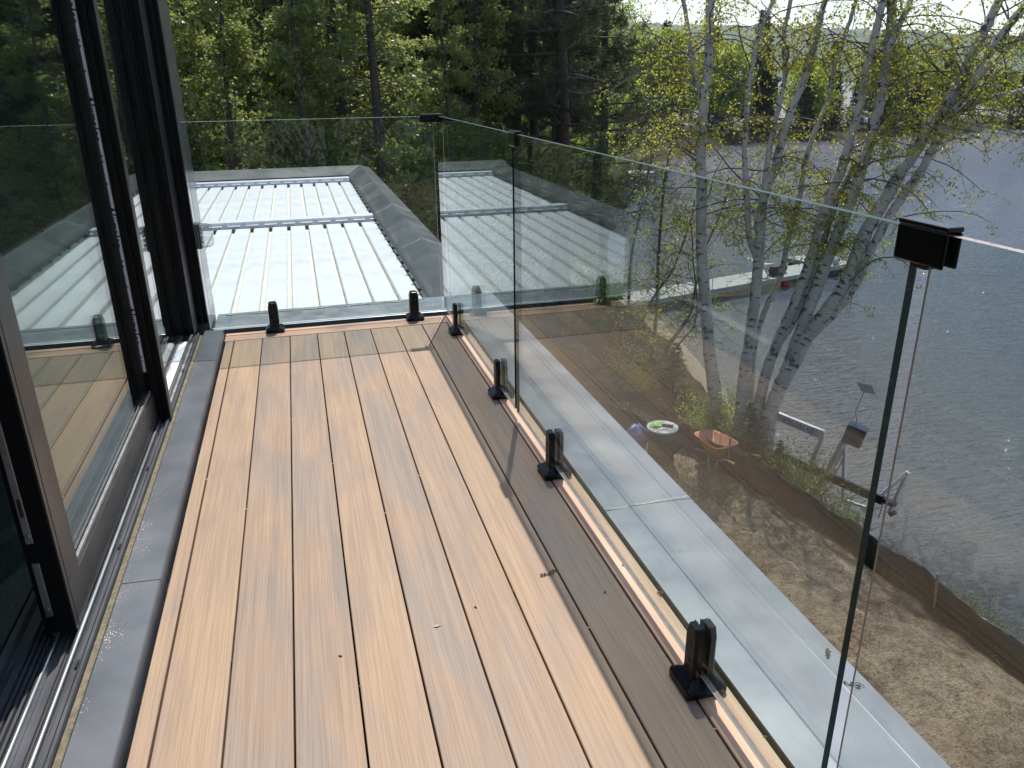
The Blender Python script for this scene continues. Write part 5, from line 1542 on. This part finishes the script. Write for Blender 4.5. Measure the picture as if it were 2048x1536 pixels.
lpart('brace', MB().bar(A_(1690, 886, 14.05), A_(1687, 1003, 13.95), 0.06, 0.06), MT['alu'])
for t0, t1 in ((0.28, 0.46), (0.62, 0.74)):
    a1 = np.array(m_top) * (1 - t0) + np.array(A_(1641, 978, 14.35)) * t0; a2 = np.array(m_top) * (1 - t1) + np.array(A_(1641, 978, 14.35)) * t1
    off = unit(-np.array([a1[0], a1[1], a1[2] - CAM_Z])) * 0.052
    lpart('guide_pad', MB().bar(tuple(a1 + off), tuple(a2 + off), 0.03, 0.012), MT['rubber'])
# winch box, tilted with the post
cdir = unit(np.array(A_(1700, 844, 14.0)) - np.array(A_(1684, 879, 14.0)))
rdir = unit(np.array(A_(1720, 894, 13.95)) - np.array(A_(1684, 879, 14.0)))
ndir = unit(np.cross(rdir, cdir)); cdir = np.cross(ndir, rdir)
c0 = (np.array(A_(1700, 844, 14.0)) + np.array(A_(1720, 894, 13.95))) / 2
bx = MB(); hw, hh_, hd = 0.165, 0.175, 0.13
vs_ = [c0 + rdir * (i * hw) + cdir * (j * hh_) - ndir * (k_ * hd) for k_ in (-1, 1) for j in (-1, 1) for i in (-1, 1)]
bx.add(vs_, [(0, 1, 3, 2), (4, 6, 7, 5), (0, 4, 5, 1), (2, 3, 7, 6), (0, 2, 6, 4), (1, 5, 7, 3)])
lpart('winch_box', bx, MT['solar'], bevel=0.012)
lpart('ring', MB().tube([tuple(c0 - rdir * hw * 1.1 - cdir * (hh_ * 0.75) + rdir * 0.03 * math.cos(t) + cdir * 0.03 * math.sin(t)) for t in np.linspace(0, 2 * np.pi, 13)], 0.005, 5), MT['galv'])
lpart('panel_pole', MB().tube([A_(1712, 848, 14.0), A_(1714, 838, 14.0), A_(1711, 822, 14.0), A_(1728, 784, 14.0)], 0.013, 6), MT['galv'])
pc = [np.array(A_(*q_)) for q_ in ((1714, 765, 13.8), (1744, 772, 13.8), (1752, 790, 14.15), (1722, 783, 14.15))]
nn = unit(np.cross(pc[1] - pc[0], pc[3] - pc[0])); nn = nn if nn[2] > 0 else -nn
sb = MB(); sb.add([tuple(v) for v in pc] + [tuple(v + nn * 0.025) for v in pc], [(0, 1, 2, 3), (7, 6, 5, 4), (0, 4, 5, 1), (1, 5, 6, 2), (2, 6, 7, 3), (3, 7, 4, 0)])
so_ = lpart('solar_panel', sb, MT['galv'])
lpart('bunk_board', MB().bar(A_(1555, 907, 14.6), A_(1626, 940, 14.2), 0.05, 0.15), MT['geotextile'])
lpart('bunk_board', MB().bar(A_(1625, 939, 14.1), A_(1765, 1001, 13.4), 0.05, 0.16), MT['geotextile'])
lpart('bunk_board', MB().bar(A_(1762, 996, 13.55), A_(1790, 1010, 13.4), 0.12, 0.08), MT['geotextile'])
lpart('arm', MB().bar(A_(1816, 944, 13.5), A_(1728, 1020, 13.6), 0.06, 0.06), MT['white_paint'])
lpart('post', MB().bar(A_(1815, 945, 13.5), A_(1779, 1026, 13.6), 0.055, 0.055), MT['alu'])
lpart('crossbar', MB().bar(A_(1690, 1001, 13.9), A_(1735, 1016, 13.6), 0.05, 0.05), MT['alu'])
lpart('cable', MB().tube([A_(1690, 890, 14.02), A_(1683, 925, 14.1), A_(1660, 965, 14.3)], 0.008, 5), MT['rubber'])
for dx in (0, 9):
    lpart('strut', MB().bar(A_(1766 + dx, 1005, 13.45), A_(1757 + dx, 1036, 13.45), 0.02, 0.02), MT['alu'])
lpart('roller', MB().tube([A_(1779, 1030, 13.4), A_(1792, 1024, 13.4)], 0.04, 8), MT['rubber'])
# lettering on the beam
bdir = Vector(bB) - Vector(bA); bdir.normalize()
tocam = (Vector((0, 0, CAM_Z)) - Vector(bA)); nrm = (tocam - bdir * tocam.dot(bdir)); nrm.z *= 0.0; nrm = (nrm - bdir * nrm.dot(bdir)).normalized()
upv = nrm.cross(bdir).normalized()
if upv.z < 0: upv = -upv
mt = Matrix((bdir, upv, bdir.cross(upv))).transposed()
def beam_text(body, size, frac, m):
    t = link('lettering', text_mesh('lettering', body, size, m, 0.0, 1.15, 0.001, 0.004), lift); t.matrix_parent_inverse = LI
    pos = Vector(bA) + (Vector(bB) - Vector(bA)) * frac + bdir.cross(upv) * (0.0375 if bdir.cross(upv).dot(nrm) > 0 else -0.0375) - upv * 0.055
    t.matrix_basis = Matrix.Translation(pos) @ mt.to_4x4() @ Matrix.Diagonal((0.50, 1, 1, 1))
beam_text('HYDRO-CABLE 4500', 0.155, 0.14, MT['ink_blue'])
sgn = 1 if bdir.cross(upv).dot(nrm) > 0 else -1
c1 = Vector(bA) + (Vector(bB) - Vector(bA)) * 0.80 + bdir.cross(upv) * (0.0365 * sgn)
lpart('sticker', MB().bar(tuple(c1 - bdir * 0.08), tuple(c1 + bdir * 0.08), 0.003, 0.13), MT['ink_pale_blue'])

# dock with floating end platform
DZ = -5.85
n0, n1 = on_z(1518, 563, DZ), on_z(1655, 539, DZ)
dd = unit((n1 - n0) * np.array([1, 1, 0])); dn = np.array([-dd[1], dd[0], 0])
dk = empty('dock', (n0[0], n0[1], WZ), math.atan2(dd[1], dd[0]), 'long narrow grey dock running out into the lake', 'dock')
x = -7.2
Ld = float(np.linalg.norm(n1 - n0))
while x < Ld - 0.1:
    xe = min(x + 2.4, Ld)
    sec = MB()
    kk = x
    while kk < xe - 0.02:
        sec.box(kk, min(kk + 0.135, xe - 0.015), 0.0, 1.25, DZ - WZ - 0.03, DZ - WZ); kk += 0.145
    s_o = sec.build('deck_section', MT['dock_wood'], dk)
    MB().box(x, xe - 0.015, 0.02, 0.08, DZ - WZ - 0.16, DZ - WZ - 0.031).box(x, xe - 0.015, 1.17, 1.23, DZ - WZ - 0.16, DZ - WZ - 0.031).build('side_beam', MT['dock_wood'], s_o)
    for yy in (0.10, 1.15):
        MB().tube([(x + 0.2, yy, -1.6), (x + 0.2, yy, DZ - WZ + random.uniform(0.35, 0.75))], 0.018, 6).build('pole', MT['galv'], dk)
    x = xe
pf = [on_z(1573, 515, DZ - 0.03), on_z(1620, 507, DZ - 0.03), on_z(1724, 523, DZ - 0.03), on_z(1660, 534, DZ - 0.03)]
cpf = sum(pf) / 4
sp_ = empty('swim_platform', (cpf[0], cpf[1], WZ), 0, 'square grey floating platform at the outer end of the dock', 'platform')
poly = [(p_[0] - cpf[0], p_[1] - cpf[1]) for p_ in pf]
MB().prism(poly[::-1], 0.24, DZ - 0.03 - WZ).build('platform_deck', MT['dock_wood'], sp_)
MB().prism([(a * 0.92, b * 0.92) for a, b in poly][::-1], -0.15, 0.238).build('float', MT['dock_float'], sp_)
for q_ in ((1604, 511), (1609, 509)):
    p_ = on_z(q_[0], q_[1], DZ)
    MB().tube([(p_[0] - cpf[0], p_[1] - cpf[1], 0.2), (p_[0] - cpf[0], p_[1] - cpf[1], 1.15 if q_[0] > 1605 else 0.85)], 0.02, 6).build('ladder_rail', MT['galv'], sp_)
for i, q_ in enumerate(((1640, 531), (1700, 524))):
    pass
# crate and bucket on the dock
p = on_z(1547, 551, DZ)
cr_ = MB(); cr_.box(-0.2, 0.2, -0.15, 0.15, 0.0, 0.34)
o = cr_.build('crate', MT['rubber'], loc=(p[0], p[1], DZ), rot=(0, 0, 0.3), bevel=0.01); tag(o, 'small black crate on the dock beside the person', 'crate')
MB().box(-0.205, 0.205, -0.155, 0.155, 0.3405, 0.37).build('rim', MT['rubber'], o)
p = on_z(1671, 533, DZ)
o = MB().lathe([(0.11, 0), (0.14, 0.28), (0.148, 0.28), (0.148, 0.30), (0.13, 0.30), (0.10, 0.02)], 18).build('bucket', MT['white_paint'], loc=(p[0], p[1], DZ), smooth=False); tag(o, 'white bucket near the outer end of the dock', 'bucket')
MB().tube([(0.14 * math.cos(t), 0, 0.29 + 0.12 * math.sin(t)) for t in np.linspace(0, math.pi, 9)], 0.006, 5).build('handle', MT['galv'], o)

def skin_body(name, verts, edges, radii, mat, loc, rz, root=0, sub=2):
    me = bpy.data.meshes.new(name)
    me.from_pydata(verts, edges, [])
    o = bpy.data.objects.new(name, me); col.objects.link(o)
    me.materials.append(mat)
    sk = o.modifiers.new('skin', 'SKIN')
    for i, v in enumerate(me.skin_vertices[0].data):
        r = radii[i]
        v.radius = r if isinstance(r, tuple) else (r, r)
        v.use_root = (i == root)
    sk.use_smooth_shade = True
    ss = o.modifiers.new('sub', 'SUBSURF'); ss.levels = sub; ss.render_levels = sub
    o.location = loc; o.rotation_euler = (0, 0, rz)
    return o

def banded(name, stops, rough=0.7):
    """cloth and skin by height on the body (object z)"""
    m, nt, out = newmat(name)
    L = nt.links
    tc = N(nt, 'ShaderNodeTexCoord'); sz = N(nt, 'ShaderNodeSeparateXYZ')
    L.new(tc.outputs['Object'], sz.inputs[0])
    n = N(nt, 'ShaderNodeTexNoise', Scale=14.0); L.new(tc.outputs['Object'], n.inputs['Vector'])
    z = math_node(nt, 'ADD', sz.outputs[2], math_node(nt, 'MULTIPLY', math_node(nt, 'SUBTRACT', n.outputs['Fac'], 0.5), 0.02))
    r = ramp(nt, stops, 'CONSTANT')
    L.new(math_node(nt, 'MULTIPLY', z, 0.5), r.inputs[0])
    p = N(nt, 'ShaderNodeBsdfPrincipled', Roughness=rough)
    L.new(r.outputs[0], p.inputs['Base Color']); L.new(p.outputs[0], out.inputs[0])
    return m
# person standing thigh deep beside the dock, leaning to it
pp = on_z(1571, 570, WZ)
MT['person'] = banded('waders_jacket_skin', [(0.0, (0.012, 0.012, 0.014)), (0.46, (0.55, 0.035, 0.03)), (0.745, (0.42, 0.25, 0.18))])
V = [(0, 0, 0.92), (0, 0.03, 1.12), (0, 0.07, 1.34), (0, 0.10, 1.46), (0, 0.12, 1.53), (0, 0.15, 1.62), (0, 0.15, 1.73),
     (0.19, 0.09, 1.40), (0.26, 0.20, 1.18), (0.20, 0.42, 1.10), (-0.19, 0.09, 1.40), (-0.27, 0.16, 1.16), (-0.22, 0.38, 1.04),
     (0.10, 0, 0.84), (0.11, 0.03, 0.46), (0.11, -0.02, 0.08), (-0.10, 0, 0.84), (-0.12, 0.0, 0.46), (-0.12, -0.06, 0.08)]
Eg = [(0, 1), (1, 2), (2, 3), (3, 4), (4, 5), (5, 6), (2, 7), (7, 8), (8, 9), (2, 10), (10, 11), (11, 12), (0, 13), (13, 14), (14, 15), (0, 16), (16, 17), (17, 18)]
Rd = [(0.16, 0.12), (0.15, 0.11), (0.18, 0.12), (0.075, 0.07), (0.06, 0.06), (0.085, 0.10), (0.07, 0.085), 0.075, 0.055, 0.042, 0.075, 0.055, 0.042, 0.10, 0.075, 0.055, 0.10, 0.075, 0.055]
per = empty('person', (pp[0], pp[1], WZ - 1.06), math.atan2(dd[1], dd[0]), 'person in a red jacket and black waders standing in the water beside the dock', 'person')
pb = skin_body('body', V, Eg, Rd, MT['person'], (0, 0, 0), 0); pb.parent = per
hr = MB(); hr.loft([[(0.098 * k * math.cos(a), 0.145 + 0.108 * k * math.sin(a), z) for a in np.linspace(0, 2 * np.pi, 16, endpoint=False)] for k, z in ((0.85, 1.64), (1.0, 1.69), (1.0, 1.74), (0.8, 1.79), (0.35, 1.815))])
hr.build('hair', MT['rubber'], per, smooth=True)
for s, hx, hy, hz in ((1, 0.20, 0.42, 1.10), (-1, -0.22, 0.38, 1.04)):
    for f in range(5):
        a = (f - 2) * 0.22
        MB().tube([(hx + (f - 2) * 0.016, hy + 0.03, hz), (hx + (f - 2) * 0.024, hy + 0.085 - abs(f - 2) * 0.008, hz - 0.012), (hx + (f - 2) * 0.026, hy + 0.125 - abs(f - 2) * 0.016, hz - 0.04)], [0.010, 0.009, 0.007], 6).build('finger', MT['person'], pb, smooth=True)
# dog on the dock
dp = on_z(1526, 556, DZ)
MT['dog'] = simple('white_dog_coat', (0.66, 0.63, 0.56), 0.85, var=0.2, scale=6, bump=0.4, bscale=60)
V = [(0, 0, 0.44), (0.16, 0, 0.46), (0.34, 0, 0.50), (0.43, 0, 0.60), (0.50, 0, 0.68), (0.62, 0, 0.65), (-0.16, 0, 0.45), (-0.26, 0, 0.50), (-0.42, 0, 0.56),
     (0.30, 0.075, 0.40), (0.31, 0.08, 0.22), (0.32, 0.08, 0.02), (0.30, -0.075, 0.40), (0.28, -0.08, 0.22), (0.29, -0.08, 0.02),
     (-0.17, 0.08, 0.36), (-0.12, 0.085, 0.26), (-0.22, 0.085, 0.16), (-0.20, 0.085, 0.02), (-0.17, -0.08, 0.36), (-0.12, -0.085, 0.26), (-0.24, -0.085, 0.16), (-0.22, -0.085, 0.02)]
Eg = [(0, 1), (1, 2), (2, 3), (3, 4), (4, 5), (0, 6), (6, 7), (7, 8), (2, 9), (9, 10), (10, 11), (2, 12), (12, 13), (13, 14), (6, 15), (15, 16), (16, 17), (17, 18), (6, 19), (19, 20), (20, 21), (21, 22)]
Rd = [0.115, 0.13, 0.12, 0.08, 0.085, 0.04, 0.105, 0.05, 0.022, 0.06, 0.036, 0.03, 0.06, 0.036, 0.03, 0.07, 0.048, 0.03, 0.028, 0.07, 0.048, 0.03, 0.028]
dog = empty('dog', (dp[0], dp[1] + 0.1, DZ), 2.6, 'white dog standing on the dock, left of the person', 'dog')
db = skin_body('body', V, Eg, Rd, MT['dog'], (0, 0, 0), 0); db.parent = dog
for s in (-1, 1):
    MB().loft([[(0.47, s * 0.05, 0.74), (0.50, s * 0.075, 0.73), (0.46, s * 0.08, 0.72)], [(0.46, s * 0.085, 0.66), (0.475, s * 0.095, 0.65), (0.45, s * 0.097, 0.65)]]).build('ear', MT['catkin'], dog)
# white raft moored in the bay
rp = on_z(1266, 352, WZ)
rf = empty('raft', (rp[0], rp[1], WZ), 0.25, 'small white swim raft afloat in the bay beyond the saplings', 'raft')
MB().box(-1.5, 1.5, -0.9, 0.9, 0.20, 0.30).build('raft_deck', MT['white_paint'], rf)
for yy in (-0.6, 0.6):
    MB().tube([(-1.45, yy, 0.03), (1.45, yy, 0.03)], 0.165, 12).build('float', MT['white_paint'], rf, smooth=True)

# ------------------------------------------------------------------ litter on the deck and coping
def catkin(px, py, z, ln, rz, lab, surf=0.0):
    p = on_z(px, py, z)
    mb = MB()
    pts = [(t * ln, 0.004 * math.sin(t * 7), 0.003 + 0.002 * math.sin(t * 9)) for t in np.linspace(-0.5, 0.5, 9)]
    mb.tube(pts, 0.0011, 5)
    for t in np.linspace(-0.5, 0.45, 9):
        if random.random() < 0.75:
            c = (t * ln + random.uniform(-0.002, 0.002), random.uniform(-0.005, 0.005), 0.004)
            r = random.uniform(0.0020, 0.0038)
            mb.lathe([(r * 0.4, -r), (r, -r * 0.3), (r, r * 0.4), (r * 0.3, r)], 7, c)
    o = mb.build('catkin', MT['catkin'], loc=(p[0], p[1], z + 0.0006), rot=(0, 0, rz))
    tag(o, lab, 'catkin', 'dry catkins blown onto the balcony')
catkin(1097, 1148, 0.0, 0.055, 0.2, 'dry brown catkin across the board gap at the shadow edge')
catkin(1656, 1305, -0.022, 0.028, 0.9, 'dry catkin on the metal coping, above the other coping catkin')
catkin(1708, 1370, -0.024, 0.045, -0.5, 'dry catkin on the metal coping beside the panel joint')
catkin(1318, 1190, -0.03, 0.022, 0.6, 'dry catkin caught in the gap between batten and coping')
p = on_z(875, 1253, 0.0)
o = MB().add([(-0.011, 0, 0.001), (-0.003, -0.004, 0.003), (0.011, 0, 0.002), (-0.002, 0.004, 0.003), (-0.011, 0, 0.0), (-0.003, -0.004, 0.002), (0.011, 0, 0.001), (-0.002, 0.004, 0.002)],
             [(0, 1, 2, 3), (7, 6, 5, 4), (0, 4, 5, 1), (1, 5, 6, 2), (2, 6, 7, 3), (3, 7, 4, 0)]).build('dry_leaf', MT['dry_leaf'], loc=(p[0], p[1], 0.0006), rot=(0, 0, 0.1))
tag(o, 'tiny pale dry leaf on the middle deck board', 'leaf')
for i, (px, py, z) in enumerate([(1530, 1475, 0.0), (1246, 1131, 0.0), (681, 1313, 0.0), (1210, 1185, 0.0), (951, 1215, 0.0)]):
    p = on_z(px, py, z)
    o = MB().lathe([(0.001, 0), (0.0035, 0.001), (0.003, 0.003), (0.001, 0.0042)], 7).build('seed', MT['catkin'], loc=(p[0], p[1], z + 0.0006))
    o.scale = (1.5, 0.8, 0.8); o.rotation_euler = (0, 0, i * 1.3)
    tag(o, 'brown seed speck lying on the deck wood', 'seed', 'seeds on the deck')

for i, (k_, y_) in enumerate([(1, 1.62), (1, 2.35), (2, 1.95), (2, 3.05), (3, 1.45), (3, 2.6), (5, 1.9), (5, 2.42), (6, 2.95), (7, 1.5), (7, 2.15), (8, 1.12), (8, 1.36), (4, 2.2), (0, 1.9), (0, 2.6), (6, 1.7)]):
    o = MB().lathe([(0.0008, 0), (0.0028, 0.001), (0.0026, 0.0026), (0.0008, 0.0036)], 6).build('grit', MT['dry_leaf' if i % 2 else 'catkin'], loc=(G0 + k_ * PITCH_B, y_, -0.0035))
    o.scale = (0.75, 1.9, 1.0); o.rotation_euler = (0, 0, i * 0.4)
    tag(o, 'crumb of plant litter caught in a deck board gap', 'litter', 'litter in the board gaps')

# ------------------------------------------------------------------ air between here and the far shore
hz = MB().box(-1150, 2450, -550, 2450, -15, 190).build('haze', simple('haze_placeholder', (0.8, 0.8, 0.8)))
hm, hnt, hout = newmat('lake_haze')
hv = N(hnt, 'ShaderNodeVolumePrincipled', Density=0.00015, Anisotropy=0.3)
hv.inputs['Color'].default_value = (0.86, 0.92, 1.0, 1)
hnt.links.new(hv.outputs[0], hout.inputs['Volume'])
hz.data.materials.clear(); hz.data.materials.append(hm)
tag(hz, 'thin pale air haze over the lake', 'haze', kind='stuff')
